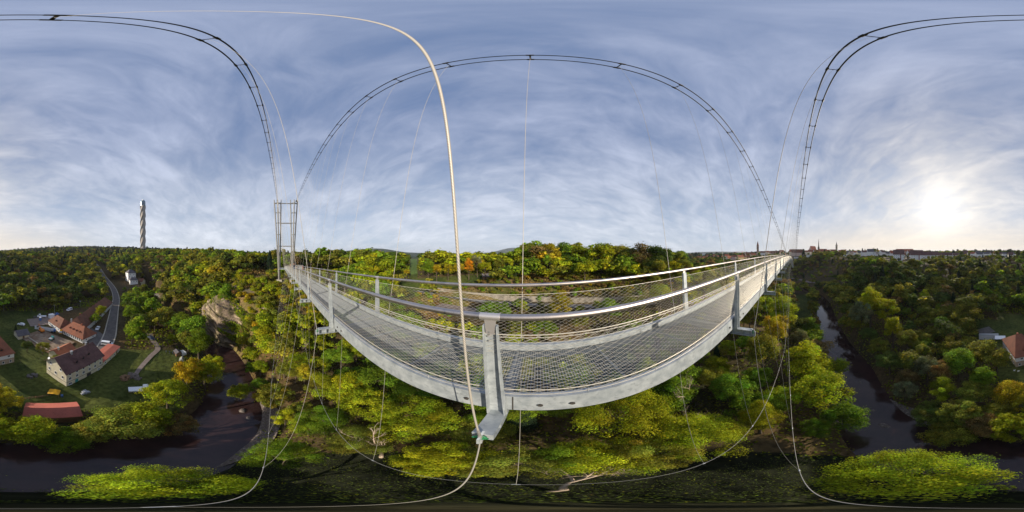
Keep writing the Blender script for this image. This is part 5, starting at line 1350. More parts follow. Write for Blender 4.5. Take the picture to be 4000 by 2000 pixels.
def scatter(step, r0, r1):
    n = int(r1 / step) + 2; g = np.random.default_rng(int(step * 100))
    I, J = np.meshgrid(np.arange(-n, n + 1), np.arange(-n, n + 1), indexing='ij')
    x = ((I + g.uniform(-.46, .46, I.shape)) * step).ravel(); y = ((J + .5 * (I % 2) + g.uniform(-.46, .46, I.shape)) * step).ravel()
    d = np.hypot(x, y); k = (d >= r0) & (d < r1); x, y, d = x[k], y[k], d[k]; az = np.degrees(np.arctan2(x, y))
    if r0 < 420:
        k = (line_dist(x, y, RIV) > RIVER_HALF + 1.2) & (line_dist(x, y, VROAD) > np.where(d > 150, 9.5, 5.4)) & (line_dist(x, y, RW) > 4.4) & (line_dist(x, y, LOTL) > 4.5) & (line_dist(x, y, HPATH) > 4) & (line_dist(x, y, FPATH) > 3.5)
        k &= ~(grass_mask(az, d) | yard_mask(az, d))
        k &= line_dist(x, y, BARN) > 11
        for bx, by, br in boxes: k &= (x - bx) ** 2 + (y - by) ** 2 > br * br
        k &= ~((az > -151) & (az < -144) & (d > 110) & (d < 150)) & (np.hypot(x - PX, y - PY) > 7) & ~((az > -92) & (az < -84) & (d > 92) & (d < 118))
        k &= ~((np.abs(_dang(az, -101.5)) < 9) & (d > 56) & (d < 82)) & ~((az > -135.2) & (az < -131.6) & (d > 176) & (d < 203)) & ~((az > 166) & (az < 178.5) & (d > 60) & (d < 96))
        x, y, d, az = x[k], y[k], d[k], az[k]
    z = height(x, y)
    for t in zip(x, y, d, az, z): yield tuple(float(q) for q in t)
for step, r0, r1 in ((5.0, 0, 95), (6.6, 95, 180), (8.8, 180, 420), (14, 420, 800), (22, 800, 1500), (36, 1500, 2600)):
    for x, y, d, az, z in scatter(step, r0, r1):
        rg = region(az, d)
        if rg is None: continue
        where, (h0, h1), sp, cols = rg
        if d < 180 and R2.random() > (step / sp) ** 2 * 1.05: continue
        if d > 420:
            if -60 < az < 60 and (d > 900 or R2.random() < .4): continue
            if 95 < az < 160 and R2.random() < .45: continue
        if d > 1500 and not (-180 < az < -120 or 160 < az): continue
        h = R2.uniform(h0, h1) * (R2.choice((.72, 1, 1, 1.2)) if d > 60 else 1)
        if d < 420:
            bad = False
            for tx, ty, tr in taken:
                if (x - tx) ** 2 + (y - ty) ** 2 < (tr + h * .15) ** 2: bad = True; break
            if bad: continue
        if -136.5 < az < -129.5 and 150 < d < 203: h = min(h, 5.0)
        if d > 150:      # gardens: low growth in front of and round the houses of the town
            w = np.abs(_dang(CLA, az)) * (math.pi / 180) * d
            if ((w < 15) & (d < CLD + 12) & (d > CLD - 10)).any(): continue
            if ((w < 14) & (d <= CLD - 10) & (d > CLD - 55)).any(): h = min(h, R2.uniform(4, 6.5))
        # under the footbridge the crowns stay below the stay cables
        s_ = x * T_.x + y * T_.y; l_ = x * N_.x + y * N_.y
        if -4 < l_ < 9 and -62 < s_ < 110 and z + h > zlow(s_) - 1.5: h = zlow(s_) - 1.5 - z
        if h < 2.2: continue
        if d < (9.5 if -62 < az < 62 else 13.5 if az < 80 and az > 0 else 19): continue
        if R2.random() < .6:      # species stand in groups
            u = min(max(.5 + .62 * float(wob(x, y, .16)), .001), .999) * sum(b for a, b in cols)
            for c, b in cols:
                u -= b
                if u <= 0: break
        else: c = R2.choices([a for a, b in cols], [b for a, b in cols])[0]
        con = R2.random() < (.05 if d < 150 else .09 if d < 420 else .45) and ('hillside' in where or 'ridge' in where or d > 420)
        kd = 'conifer' if con else R2.choice(KINDS)
        if con: c = 'conifer green'; h *= 1.15
        if d > 900: h *= 1.5
        cand.append((h / d, x, y, z, h, kd, c, where, d, az))
cand.sort(key=lambda t: -t[0])
nb = nc = 0
farV, farC, conV, conC = [], [], [], []
MAXB = 300 - len([1 for o in COL.objects if o.name.startswith('broadleaf_tree')])
for app, x, y, z, h, kd, c, where, d, az in cand:
    con = kd == 'conifer'; sub = R2.randrange(2)
    if (con and nc < 40) or (not con and nb < MAXB):
        size = 'small' if h < 7 else 'tall' if h > 12 else 'medium'
        grp = '%s %s trees %s' % (size, c, where) if not con else 'dark conifers %s' % where
        lb = ('%s %s leaved tree %s' % (size, c, where)) if not con else 'dark pointed conifer %s' % where
        tree((x, y, z - .2), h, kd, c, lb, grp, 2 if d < 24 else 0 if d < 46 else 1, R2.uniform(.9, 1.5), 'conifer_tree' if con else 'broadleaf_tree', sub if not con else 0)
        if con: nc += 1
        else: nb += 1
        continue
    V, cc = FAR[kd][0 if d < 430 else 1]
    s = h / 12; sp = R2.uniform(1.0, 1.65); a = R2.uniform(0, 6.28)
    if d > 800: sp *= 1.9 if d < 1500 else 2.8
    ca, sa = math.cos(a) * s * sp, math.sin(a) * s * sp
    Q = np.empty_like(V); Q[..., 0] = V[..., 0] * ca - V[..., 1] * sa + x; Q[..., 1] = V[..., 0] * sa + V[..., 1] * ca + y; Q[..., 2] = V[..., 2] * s + z - .3
    k = np.array(TINT[c]) * R2.uniform(.8, 1.2)
    (conV if con else farV).append(Q); (conC if con else farC).append(cc * k)
o = obj('broadleaf_woods', quads_mesh('broadleaf_woods', np.concatenate(farV), np.concatenate(farC), M['leaf'])); tag(o, 'mixed autumn broadleaf woods covering the farther valley sides and ridges', 'woods', None, 'stuff')
o = obj('conifer_woods', quads_mesh('conifer_woods', np.concatenate(conV), np.concatenate(conC), M['leaf'])); tag(o, 'dark conifers scattered through the farther woods and along the ridges', 'woods', None, 'stuff')
def shrubs():
    g = random.Random(21); pts = []
    for _ in range(5200):
        az = g.uniform(-112, 56); d = g.uniform(26, 118)
        if -101 < az < -66 and d > 52: wh, hs, cols = 'on the steep spur below the pylon', (1.6, 3.8), (('golden yellow', 1.2), ('olive green', 3.4), ('yellow green', 3), ('russet brown', 1.0))
        elif -34 < az < 56 and 63 < d < 82: wh, hs, cols = 'on the bank above the lower road', (1.0, 2.0), (('russet brown', 2.4), ('olive green', 3), ('golden yellow', .6), ('fresh green', 1.5))
        elif -112 < az < -88 and 82 < d < 118: wh, hs, cols = 'on top of the limestone cliff', (1.8, 4.0), (('olive green', 3), ('yellow green', 3), ('russet brown', 1))
        else: continue
        if -34 < az < 56 and d < 82 and az > -34 and not (63 < d < 82): continue
        pts.append((az, d, g.uniform(*hs), g.choices([a for a, b in cols], [b for a, b in cols])[0], wh))
    x = np.array([pol(p[0], p[1]).x for p in pts]); y = np.array([pol(p[0], p[1]).y for p in pts])
    k = (line_dist(x, y, RIV) > RIVER_HALF + 2) & (line_dist(x, y, RW) > 3.2) & (line_dist(x, y, WL) > 1.2) & (np.hypot(x - PX, y - PY) > 5.5)
    used = []; n = 0; lo = []
    for p, xx, yy, ok in zip(pts, x, y, k):
        if not ok or (-92 < p[0] < -86 and 98 < p[1] < 118) or ((p[0] + 101) ** 2 < 49 and p[1] < 80): continue
        if any((xx - a) ** 2 + (yy - b) ** 2 < (1.1 + p[2] * .45) ** 2 for a, b in used): continue
        used.append((xx, yy)); lo.append((p[2] / p[1], p, xx, yy))
    lo.sort(key=lambda t: -t[0]); V_, C_ = [], []
    for _, p, xx, yy in lo:
        z = hz1(xx, yy) - .15
        if n < 260:
            tree((xx, yy, z), p[2], 'shrub', p[3], '%s bush %s' % (p[3], p[4]), '%s bushes %s' % (p[3], p[4]), 1, g.uniform(.9, 1.4), 'shrub', 0, 'bush'); n += 1
        else:
            V, cc = FAR['shrub'][0]; s_ = p[2] / 3.4; Q = V * s_ + np.array([xx, yy, z]); V_.append(Q); C_.append(cc * np.array(TINT[p[3]]))
    if V_: tag(obj('shrubbery', quads_mesh('shrubbery', np.concatenate(V_), np.concatenate(C_), M['leaf'])), 'further low bushes between the single ones on the spur and banks', 'bushes', None, 'stuff')
shrubs()
# undergrowth: leaves of low bushes and brambles over the forest floor
def undergrowth():
    g = np.random.default_rng(9); n = 150000
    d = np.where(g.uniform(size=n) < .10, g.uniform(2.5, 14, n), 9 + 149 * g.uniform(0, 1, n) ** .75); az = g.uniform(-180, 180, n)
    x = np.sin(np.radians(az)) * d; y = np.cos(np.radians(az)) * d
    keep = ~(grass_mask(az, d) | yard_mask(az, d))
    keep &= line_dist(x, y, RIV) > RIVER_HALF + 1.5
    keep &= (line_dist(x, y, RW) > 3.4) & (line_dist(x, y, VROAD) > 4) & (line_dist(x, y, LOTL) > 3.4) & (line_dist(x, y, WL) > .8) & (line_dist(x, y, HPATH) > 2.5)
    keep &= ~((_dang(az, -99) > -13) & (_dang(az, -99) < 15) & (d > 60) & (d < 86) & (wob(x, y, 1.7) < .25))
    keep &= np.hypot(x - B(SPY, 2, 0).x, y - B(SPY, 2, 0).y) > 5
    keep &= (wob(x, y, .8) + .4 * wob(x, y, 2.3)) > -.35
    for bx, by, br in boxes: keep &= (x - bx) ** 2 + (y - by) ** 2 > (br * .8) ** 2
    x, y, d, az = x[keep], y[keep], d[keep], az[keep]; n = len(x)
    z = height(x, y) + np.abs(g.normal(0, .55, n)) * np.where((az > -36) & (az < 50) & (d > 62) & (d < 82), 1.3, 1.0)
    c = np.stack([x, y, z], 1); nm = g.normal(0, .6, (n, 3)) + np.array([0, 0, .8])
    V = leaves(c, nm, np.where(d < 14, .07, .17 + .0035 * d), g)
    cv, ca, cf = CLIFF; wv = wob(cv[:, 0] * 1.0, cv[:, 2] * 2.2 + cv[:, 1], 1.1)
    kk = np.where((wv + .09 * (ca + 99.5) + .5 * (cf > .93) > .34) & (cv[:, 2] > -44))[0]
    kk = np.repeat(kk, 3); pc = cv[kk] + g.normal(0, .3, (len(kk), 3)); inw = -pc[:, :2] / np.linalg.norm(pc[:, :2], axis=1, keepdims=True); pc[:, :2] += inw * np.abs(g.normal(.35, .35, len(kk)))[:, None]
    V2 = leaves(pc, np.concatenate([inw * .7, np.full((len(kk), 1), .6)], 1) + g.normal(0, .5, (len(kk), 3)), .34, g)
    w1 = wob(x, y, .45); tab = np.array([TINT['olive green'], TINT['fresh green'], TINT['yellow green'], TINT['russet brown'], (.24, .16, .06)])
    dry = ((az > -101) & (az < -70) & (d > 55)) | ((az > -36) & (az < 50) & (d > 62) & (d < 82))
    pick = np.where(dry, np.where(w1 + g.normal(0, .5, n) > .1, 4, np.where(g.uniform(size=n) < .5, 3, 0)), np.clip((w1 + g.normal(0, .5, n)) * 1.6 + 1.2, 0, 3).astype(int))
    tab = np.vstack([tab, TINT['dark green']]); pick = np.where((d < 15) & (g.uniform(size=n) < .9), 5, pick)      # dark green growth below the camera; gully shade put into its tint
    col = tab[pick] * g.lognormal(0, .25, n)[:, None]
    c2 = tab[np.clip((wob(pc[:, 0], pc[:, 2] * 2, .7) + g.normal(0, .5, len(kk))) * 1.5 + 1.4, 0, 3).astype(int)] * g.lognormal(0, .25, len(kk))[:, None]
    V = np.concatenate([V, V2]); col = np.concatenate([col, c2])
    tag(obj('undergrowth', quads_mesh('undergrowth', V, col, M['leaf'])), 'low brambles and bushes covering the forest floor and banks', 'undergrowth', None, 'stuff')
undergrowth()
# bare trees
def bare_tree(pos, h, label, seed, lean=(0, 0), spread=1.0):
    r = random.Random(seed); root = empty('bare_tree', pos, 0, label, 'tree')
    tb = MB(); lb = MB()
    def grow(p, d, l, rd, lvl):
        pts = [p]; rs_ = [rd]; q = p; dd = d.copy()
        for i in range(4):
            dd = (dd + Vector((r.uniform(-.25, .25), r.uniform(-.25, .25), r.uniform(-.05, .2)))).normalized(); q = q + dd * l / 4; pts.append(q); rs_.append(rd * (1 - .2 * (i + 1)))
        (tb if lvl == 0 else lb).tube(pts, rs_, 6 if lvl < 2 else 4)
        if lvl >= 4: return
        for i in range(4 if lvl < 2 else 3):
            f = r.uniform(.35, 1.0); k = min(int(f * 4), 3); b = pts[k].lerp(pts[k + 1], f * 4 - k) if k < 4 else pts[4]
            a = r.uniform(0, 6.28); nd = (dd + Vector((math.cos(a) * spread, math.sin(a) * spread, r.uniform(.0, .5)))).normalized()
            grow(b, nd, l * r.uniform(.45, .68), max(rd * .45, .012), lvl + 1)
    grow(Vector((0, 0, -.5)), Vector((lean[0], lean[1], 1)).normalized(), h * .55, h * .018, 0)
    tb.build('trunk', M['deadwood'], root); lb.build('branch', M['deadwood'], root)
p = ground(60, 27); bare_tree(p, 15, 'pale dead tree with forked bare limbs below the right half of the deck', 4, (.05, .1), 1.0)
p = ground(66, 20); bare_tree(p, 12, 'smaller bleached dead tree in front of the forked dead one', 8, (.1, .1), 1.1)
p = ground(13, 5.5); bare_tree(p, 15, 'dead spreading branches directly underneath the footbridge', 15, (.05, .25), 1.5)
p = ground(-46, 14.5); bare_tree(p, 15, 'thin dead forked trunk among the yellow trees left of the outrigger', 21, (0, .1), .6)
p = ground(-74, 49); bare_tree(p, 8, 'bare grey sapling on the steep spur under the stay cables', 33, (.1, 0), .8)
# ------------------------------------------------------------------ vehicles and small things
def on_ground(u, v, z):
    """point at height z seen in the direction (azimuth, elevation) -> only a distance along a measured bearing"""
    az, el = (u - 2000) * .09, (1000 - v) * .09
    return pol(az, z / math.tan(rad(el)), z)
def vehicle(az, d, yaw, kind, paint, label, name, cat):
    p = ground(az, d, .42); r = empty(name, p, rad(yaw), label, cat)
    prof = {'van': ([(-2.5, .35), (2.45, .35), (2.5, .95), (1.75, 1.15), (1.15, 1.9), (-2.35, 1.95), (-2.5, 1.7)], 1.9, 5.0),
            'car': ([(-2.1, .3), (2.1, .3), (2.12, .72), (1.1, .88), (.45, 1.42), (-1.2, 1.45), (-1.95, .95), (-2.1, .85)], 1.72, 4.2),
            'pickup': ([(-2.9, .5), (2.9, .5), (2.9, 1.2), (2.3, 1.45), (1.9, 2.15), (.7, 2.2), (.6, 1.0), (-2.9, 1.0)], 2.0, 5.8)}[kind]
    out_, w, L = prof; mb = MB(); n = len(out_); vs = []
    for sgn in (-1, 1):
        for x, z in out_: vs.append((x, sgn * (w / 2 - (.16 if z > 1.2 else 0)), z))
    mb.add(vs, [tuple(range(n)), tuple(range(2 * n - 1, n - 1, -1))] + [(i, i + n, (i + 1) % n + n, (i + 1) % n) for i in range(n)])
    mb.build('body', paint, r)
    mb = MB()
    if kind == 'van':
        for sgn in (-1, 1): mb.hexa([(-2.2, sgn * (w / 2 - .09) - .04, 1.2), (1.3, sgn * (w / 2 - .09) - .04, 1.2), (1.3, sgn * (w / 2 - .09) + .04, 1.2), (-2.2, sgn * (w / 2 - .09) + .04, 1.2), (-2.2, sgn * (w / 2 - .13) - .04, 1.75), (.95, sgn * (w / 2 - .13) - .04, 1.75), (.95, sgn * (w / 2 - .13) + .04, 1.75), (-2.2, sgn * (w / 2 - .13) + .04, 1.75)])
        mb.hexa([(1.72, -.7, 1.18), (1.78, -.7, 1.18), (1.78, .7, 1.18), (1.72, .7, 1.18), (1.2, -.65, 1.82), (1.26, -.65, 1.82), (1.26, .65, 1.82), (1.2, .65, 1.82)])
    else:
        a, b, c_ = (.9, .5, 1.38) if kind == 'car' else (2.3, 1.95, 2.1)
        mb.hexa([(a, -.66, .95 if kind == 'car' else 1.45), (a + .14, -.66, .95 if kind == 'car' else 1.45), (a + .14, .66, .95 if kind == 'car' else 1.45), (a, .66, .95 if kind == 'car' else 1.45), (b - .02, -.6, c_), (b + .06, -.6, c_), (b + .06, .6, c_), (b - .02, .6, c_)])
        x0, x1 = (-1.5, .6) if kind == 'car' else (.8, 1.8)
        for sgn in (-1, 1): mb.box((x0, sgn * (w / 2 - .14) - .05, .98 if kind == 'car' else 1.4), (x1, sgn * (w / 2 - .14) + .05, 1.34 if kind == 'car' else 2.0))
    mb.build('window', M['glass'], r)
    for x in (-L * .3, L * .31):
        for sgn in (-1, 1):
            mb = MB(); mb.tube([(x, sgn * (w / 2 - .2), .33), (x, sgn * (w / 2 + .02), .33)], .33, 14); q = mb.build('wheel', M['rubber'], r)
            mb = MB(); mb.tube([(x, sgn * (w / 2 + .015), .33), (x, sgn * (w / 2 + .035), .33)], .19, 10); mb.build('rim', M['zinc'], q)
    for sgn in (-1, 1):
        mb = MB(); xf = out_[2][0]; mb.box((xf - .06, sgn * w * .36 - .15, out_[2][1] - .25), (xf + .02, sgn * w * .36 + .15, out_[2][1] - .08)); mb.build('headlight', M['white'], r)
    return r
vehicle(-142.4, 68.5, 128, 'van', M['carwhite'], 'white passenger van parked beside the flat red annex roof', 'parked_van', 'van')
vehicle(-145.6, 86, 40, 'car', M['carwhite'], 'white car parked under the bright trees beside the long barn', 'parked_car', 'car')
vehicle(-172.6, 92, -30, 'car', M['carwhite'], 'white car parked at the near end of the courtyard track', 'parked_car', 'car')
vehicle(-155.6, 118.5, 25, 'van', M['carwhite'], 'white van behind the ridge of the long barn', 'parked_van', 'van')
vehicle(-165.3, 105, -15, 'pickup', M['carwhite'], 'white flatbed lorry among building material on the courtyard track', 'flatbed_lorry', 'lorry')
vehicle(-160.2, 109, 20, 'car', M['blue'], 'blue car half hidden behind the site container', 'parked_car', 'car')
vehicle(-126.9, 75.5, 70, 'car', M['cardark'], 'dark blue car parked at the bend of the field path', 'parked_car', 'car')
t = vehicle(-130.6, 39.0, 138, 'pickup', M['carwhite'], 'white flatbed truck with orange chassis parked under the riverside trees', 'flatbed_truck', 'truck')
mb = MB(); mb.box((-2.85, -.95, .32), (2.6, .95, .497)); mb.build('chassis', M['orange'], t)
p = ground(-125.4, 39.6, .3); r = empty('farm_trailer', p, rad(132), 'pale flat trailer next to the white truck with orange chassis', 'trailer')
mb = MB(); mb.box((-2, -.9, .6), (2, .9, .75)); mb.box((-2, -.9, .753), (2, -.84, 1.0)); mb.box((-2, .84, .753), (2, .9, 1.0)); mb.build('bed', M['zinc'], r)
for x in (-.5, .5):
    for y in (-.8, .8): mb = MB(); mb.tube([(x, y - .1, .3), (x, y + .1, .3)], .3, 12); mb.build('wheel', M['rubber'], r)
mb = MB(); mb.tube([(2, -.3, .66), (3.2, 0, .6), (2, .3, .66)], .05, 6); mb.build('drawbar', M['darksteel'], r)
# group of parked machines on the meadow
for i, (az, d, yaw, lb) in enumerate(((-121.6, 63.5, 30, 'first dark motorcycle from the path in the row on the meadow'), (-120.4, 63, 35, 'second dark motorcycle from the path in the meadow row'), (-119.2, 62.5, 40, 'third dark motorcycle next to the brown hut on the meadow'))):
    r = empty('motorcycle', ground(az, d, .05), rad(yaw), lb, 'motorcycle')
    mb = MB(); mb.hexa([(-.5, -.14, .45), (.5, -.14, .45), (.5, .14, .45), (-.5, .14, .45), (-.65, -.12, .8), (.35, -.14, .95), (.35, .14, .95), (-.65, .12, .8)]); mb.build('body', M['cardark'], r)
    for x in (-.72, .72):
        mb = MB(); mb.tube([(x + .3 * math.cos(q), 0, .32 + .3 * math.sin(q)) for q in [k * math.pi / 8 for k in range(17)]], .07, 6); mb.build('wheel', M['rubber'], r)
    mb = MB(); mb.tube([(.72, 0, .32), (.45, 0, 1.05), (.42, -.35, 1.1)], .03, 6); mb.tube([(.45, 0, 1.05), (.42, .35, 1.1)], .03, 6); mb.build('fork', M['zinc'], r)
r = empty('field_hut', ground(-117.6, 62, 0), rad(50), 'small brown wooden hut at the end of the motorcycle row', 'hut')
mb = MB(); mb.box((-1.2, -1, -.3), (1.2, 1, 1.9)); mb.build('wall', M['wood'], r); mb = MB(); mb.add([(-1.5, -1.3, 1.8), (1.5, -1.3, 1.8), (1.5, 0, 2.5), (-1.5, 0, 2.5), (-1.5, 1.3, 1.8), (1.5, 1.3, 1.8)], [(0, 1, 2, 3), (3, 2, 5, 4)]); mb.build('roof', M['roof_grey'], r)
mb = MB(); mb.box((-.4, -1.05, 0), (.4, -.95, 1.7)); mb.build('door', M['darksteel'], r)
def tent(az, d, yaw, m_, label):
    r = empty('tent', ground(az, d, .05), rad(yaw), label, 'tent'); mb = MB()
    mb.add([(-1.4, -1, 0), (1.4, -1, 0), (1.4, 1, 0), (-1.4, 1, 0), (-.9, 0, 1.3), (.9, 0, 1.3)], [(0, 1, 5, 4), (2, 3, 4, 5), (3, 0, 4), (1, 2, 5)]); mb.build('canvas', m_, r)
    mb = MB(); mb.add([(1.405, -.35, 0), (1.405, .35, 0), (.95, 0, 1.15)], [(0, 1, 2)]); mb.build('flap', M['darksteel'], r)
tent(-116.0, 58.5, 20, M['zinc'], 'low grey tent in front of the brown hut on the meadow')
r = empty('white_trailer', ground(-115.7, 62.3, .1), rad(60), 'small white caravan beside the brown hut on the meadow', 'caravan')
mb = MB(); mb.prism([(-1.3, .35), (1.3, .35), (1.45, .8), (1.2, 1.75), (-1.2, 1.75), (-1.45, .8)], -.8, .8); mb.v = [(a, c, b) for a, b, c in mb.v]; mb.build('body', M['carwhite'], r)
for y in (-.7, .7): mb = MB(); mb.tube([(0, y - .08, .3), (0, y + .08, .3)], .3, 12); mb.build('wheel', M['rubber'], r)
mb = MB(); mb.box((-.6, -.83, 1.0), (.6, -.79, 1.45)); mb.build('window', M['glass'], r)
# yellow tarp stand
r = empty('tarpaulin_shelter', ground(-161, 37.2, 0), rad(-35), 'bright yellow tarpaulin roof on poles by the field fence', 'shelter')
mb = MB(); n = 8
vs = [(-1.35 + 2.7 * i / n, -1.0 + 2.0 * j / n, 1.75 + .28 * math.sin(math.pi * i / n) - .25 * (j / n) + .06 * math.sin(i * 1.9 + j)) for i in range(n + 1) for j in range(n + 1)]
mb.add(vs, [(i * (n + 1) + j, i * (n + 1) + j + 1, (i + 1) * (n + 1) + j + 1, (i + 1) * (n + 1) + j) for i in range(n) for j in range(n)], 0, True); mb.build('canopy', M['yellow'], r)
for x in (-1.3, 1.3):
    for y in (-.95, .95): mb = MB(); mb.tube([(x, y, -.4), (x, y, 1.85)], .04, 6); mb.build('pole', M['wood'], r)
mb = MB(); mb.cyl((-1.9, .2, 0), .3, .3, .9, 12); tag(mb.build('water_barrel', M['blue']), 'blue water barrel standing beside the yellow tarpaulin roof', 'barrel')
o = bpy.data.objects['water_barrel']; o.location = r.location; o.rotation_euler = r.rotation_euler
# wooden field fence
fl = pline([(-177, 34.5), (-171, 35.5), (-165, 36.3), (-159, 38)], 5); r = empty('field_fence', (fl[0][0], fl[0][1], hz1(*fl[0])), 0, 'low wooden rail fence crossing the field towards the yellow tarpaulin', 'fence')
mbr = MB()
for i in range(0, len(fl), 2):
    z = hz1(*fl[i]); mb = MB(); mb.box((fl[i][0] - .06, fl[i][1] - .06, z - .4), (fl[i][0] + .06, fl[i][1] + .06, z + 1.1)); mb.v = [tuple(Vector(q) - r.location) for q in mb.v]; mb.build('post', M['wood'], r)
for h in (.5, .95): mbr.tube([(a, b, hz1(a, b) + h) for a, b in fl], .05, 5)
mbr.v = [tuple(Vector(q) - r.location) for q in mbr.v]; mbr.build('rail', M['wood'], r)
# stone heaps and timber on the field
def heap(az, d, rx, ry, n, m_, label, name, cat, sz=.35):
    g = random.Random(int(az * 10)); p = ground(az, d); mb = MB()
    for i in range(n):
        a = g.uniform(0, 6.28); q = math.sqrt(g.random()); x, y = math.cos(a) * rx * q, math.sin(a) * ry * q; h = (1 - q) * .9
        s = sz * g.uniform(.5, 1.3); c = Vector((x, y, h)); vs = []
        for k in range(8): vs.append(c + Vector(((1 if k & 1 else -1) * s * g.uniform(.6, 1.1), (1 if k & 2 else -1) * s * g.uniform(.6, 1.1), (1 if k & 4 else -1) * s * g.uniform(.4, .8))))
        vs = [vs[j] for j in (0, 1, 3, 2, 4, 5, 7, 6)]; mb.hexa(vs)
    o = mb.build(name, m_); o.location = p; tag(o, label, cat); return o
heap(-132.8, 46.5, 1.3, 2.6, 46, M['gravel'], 'heap of pale broken stone on the dark field', 'stone_heap', 'heap', .4)
heap(-136.0, 45.5, 1.7, 1.3, 34, M['wood'], 'dark heap of scrap timber beside the pale stone heap', 'timber_heap', 'heap', .42)
heap(-150.5, 38.2, 1.4, .8, 14, M['zinc'], 'few grey boards and benches lying in front of the cream house', 'board_heap', 'heap', .34)
heap(-168.5, 46.8, 1.5, 1.2, 20, M['paleroad'], 'stack of pale beams by the gable of the cream house', 'beam_stack', 'heap', .4)
heap(-164.5, 69, 2.2, 1.6, 34, M['dirt'], 'mound of earth on the building site', 'earth_mound', 'heap', .5)
heap(-157.5, 66, 2.4, 1.3, 26, M['concrete'], 'pile of concrete rubble on the building site near the courtyard house', 'rubble_pile', 'heap', .42)
heap(-166.8, 106, 2.6, 1.4, 26, M['paleroad'], 'stacked building material behind the flatbed lorry', 'material_stack', 'heap', .5)
heap(-15, 55, 2.6, 1.6, 36, M['gravel'], 'grey gravel heap beside the lot on the lower road', 'gravel_heap', 'heap', .7)
# excavator
def excavator():
    r = empty('excavator', ground(-165.4, 83, .45), rad(-70), 'orange tracked excavator digging on the building site', 'excavator')
    for y in (-.85, .85):
        mb = MB(); mb.prism([(-1.4, .15), (-1.1, 0), (1.1, 0), (1.4, .15), (1.4, .55), (1.1, .7), (-1.1, .7), (-1.4, .55)], y - .25, y + .25); mb.v = [(a, c, b) for a, b, c in mb.v]; mb.build('track', M['rubber'], r)
    mb = MB(); mb.prism([(-1.5, -1), (1.1, -1), (1.1, 1), (-1.5, 1), (-1.75, .5), (-1.75, -.5)], .75, 1.6); mb.build('body', M['orange'], r)
    mb = MB(); mb.hexa([(-.1, .15, 1.603), (1.1, .15, 1.603), (1.1, 1, 1.603), (-.1, 1, 1.603), (-.1, .2, 2.7), (.8, .2, 2.7), (.8, .95, 2.7), (-.1, .95, 2.7)]); c = mb.build('cab', M['orange'], r)
    mb = MB(); mb.hexa([(1.0, .22, 1.75), (1.12, .22, 1.75), (1.12, .93, 1.75), (1.0, .93, 1.75), (.74, .25, 2.6), (.86, .25, 2.6), (.86, .9, 2.6), (.74, .9, 2.6)]); mb.box((.05, .98, 1.8), (.75, 1.03, 2.5)); mb.build('cab_window', M['glass'], c)
    mb = MB(); mb.tube([(.9, -.2, 1.4), (1.9, -.2, 3.2), (2.9, -.2, 3.8)], [.22, .2, .16], 4); mb.build('boom', M['orange'], r)
    mb = MB(); mb.tube([(2.7, -.2, 3.9), (3.9, -.2, 2.0)], [.17, .12], 4); mb.build('dipper_arm', M['orange'], r)
    mb = MB(); mb.prism([(3.6, 2.05), (4.1, 2.0), (4.3, 1.5), (3.9, 1.15), (3.5, 1.4)], -.6, .2); mb.v = [(a, c, b) for a, b, c in mb.v]; mb.build('bucket', M['darksteel'], r)
excavator()
def dumper(az, d, yaw, paint, label, name, cat):
    r = empty(name, ground(az, d, .45), rad(yaw), label, cat)
    mb = MB(); mb.box((-1.3, -.7, .45), (1.2, .7, .8)); mb.hexa([(-1.3, -.6, .803), (-.2, -.6, .803), (-.2, .6, .803), (-1.3, .6, .803), (-1.2, -.55, 1.9), (-.4, -.55, 1.9), (-.4, .55, 1.9), (-1.2, .55, 1.9)]); mb.build('body', paint, r)
    mb = MB(); mb.hexa([(-.05, -.7, .803), (1.2, -.7, .803), (1.2, .7, .803), (-.05, .7, .803), (-.25, -.8, 1.4), (1.5, -.8, 1.35), (1.5, .8, 1.35), (-.25, .8, 1.4)]); mb.build('skip', M['zinc'], r)
    for x in (-.85, .75):
        for y in (-.75, .75): mb = MB(); mb.tube([(x, y - .14, .42), (x, y + .14, .42)], .42, 12); mb.build('wheel', M['rubber'], r)
dumper(-161.9, 73.5, 40, M['teal'], 'teal dumper in the middle of the building site', 'site_dumper', 'dumper')
dumper(-161.3, 82.5, -20, M['blue'], 'blue tractor parked by the white courtyard wall', 'tractor', 'tractor')
dumper(-158.6, 80.5, 60, M['yellow'], 'small yellow roller next to the blue tractor', 'road_roller', 'roller')
r = empty('site_container', ground(-161.9, 104, .35), rad(15), 'white and green site container beside the lamp pole', 'container')
mb = MB(); mb.box((-1.6, -1.2, 0), (1.6, 1.2, 2.5)); mb.build('body', M['carwhite'], r); mb = MB(); mb.box((-1.5, -1.23, .2), (-.2, -1.18, 2.2)); mb.build('door', M['teal'], r); mb = MB(); mb.box((-1.66, -1.26, 2.503), (1.66, 1.26, 2.6)); mb.build('roof', M['white'], r)
r = empty('portable_toilet', ground(-165.8, 99.5, .35), rad(10), 'narrow blue grey portable toilet in front of the flatbed lorry', 'toilet')
mb = MB(); mb.box((-.55, -.55, 0), (.55, .55, 2.1)); mb.build('cabin', M['blue'], r); mb = MB(); mb.prism([(-.6, -.6), (.6, -.6), (.6, .6), (-.6, .6)], 2.103, 2.3); mb.build('roof', M['white'], r); mb = MB(); mb.box((-.4, -.58, .1), (.4, -.54, 1.9)); mb.build('door', M['zinc'], r)
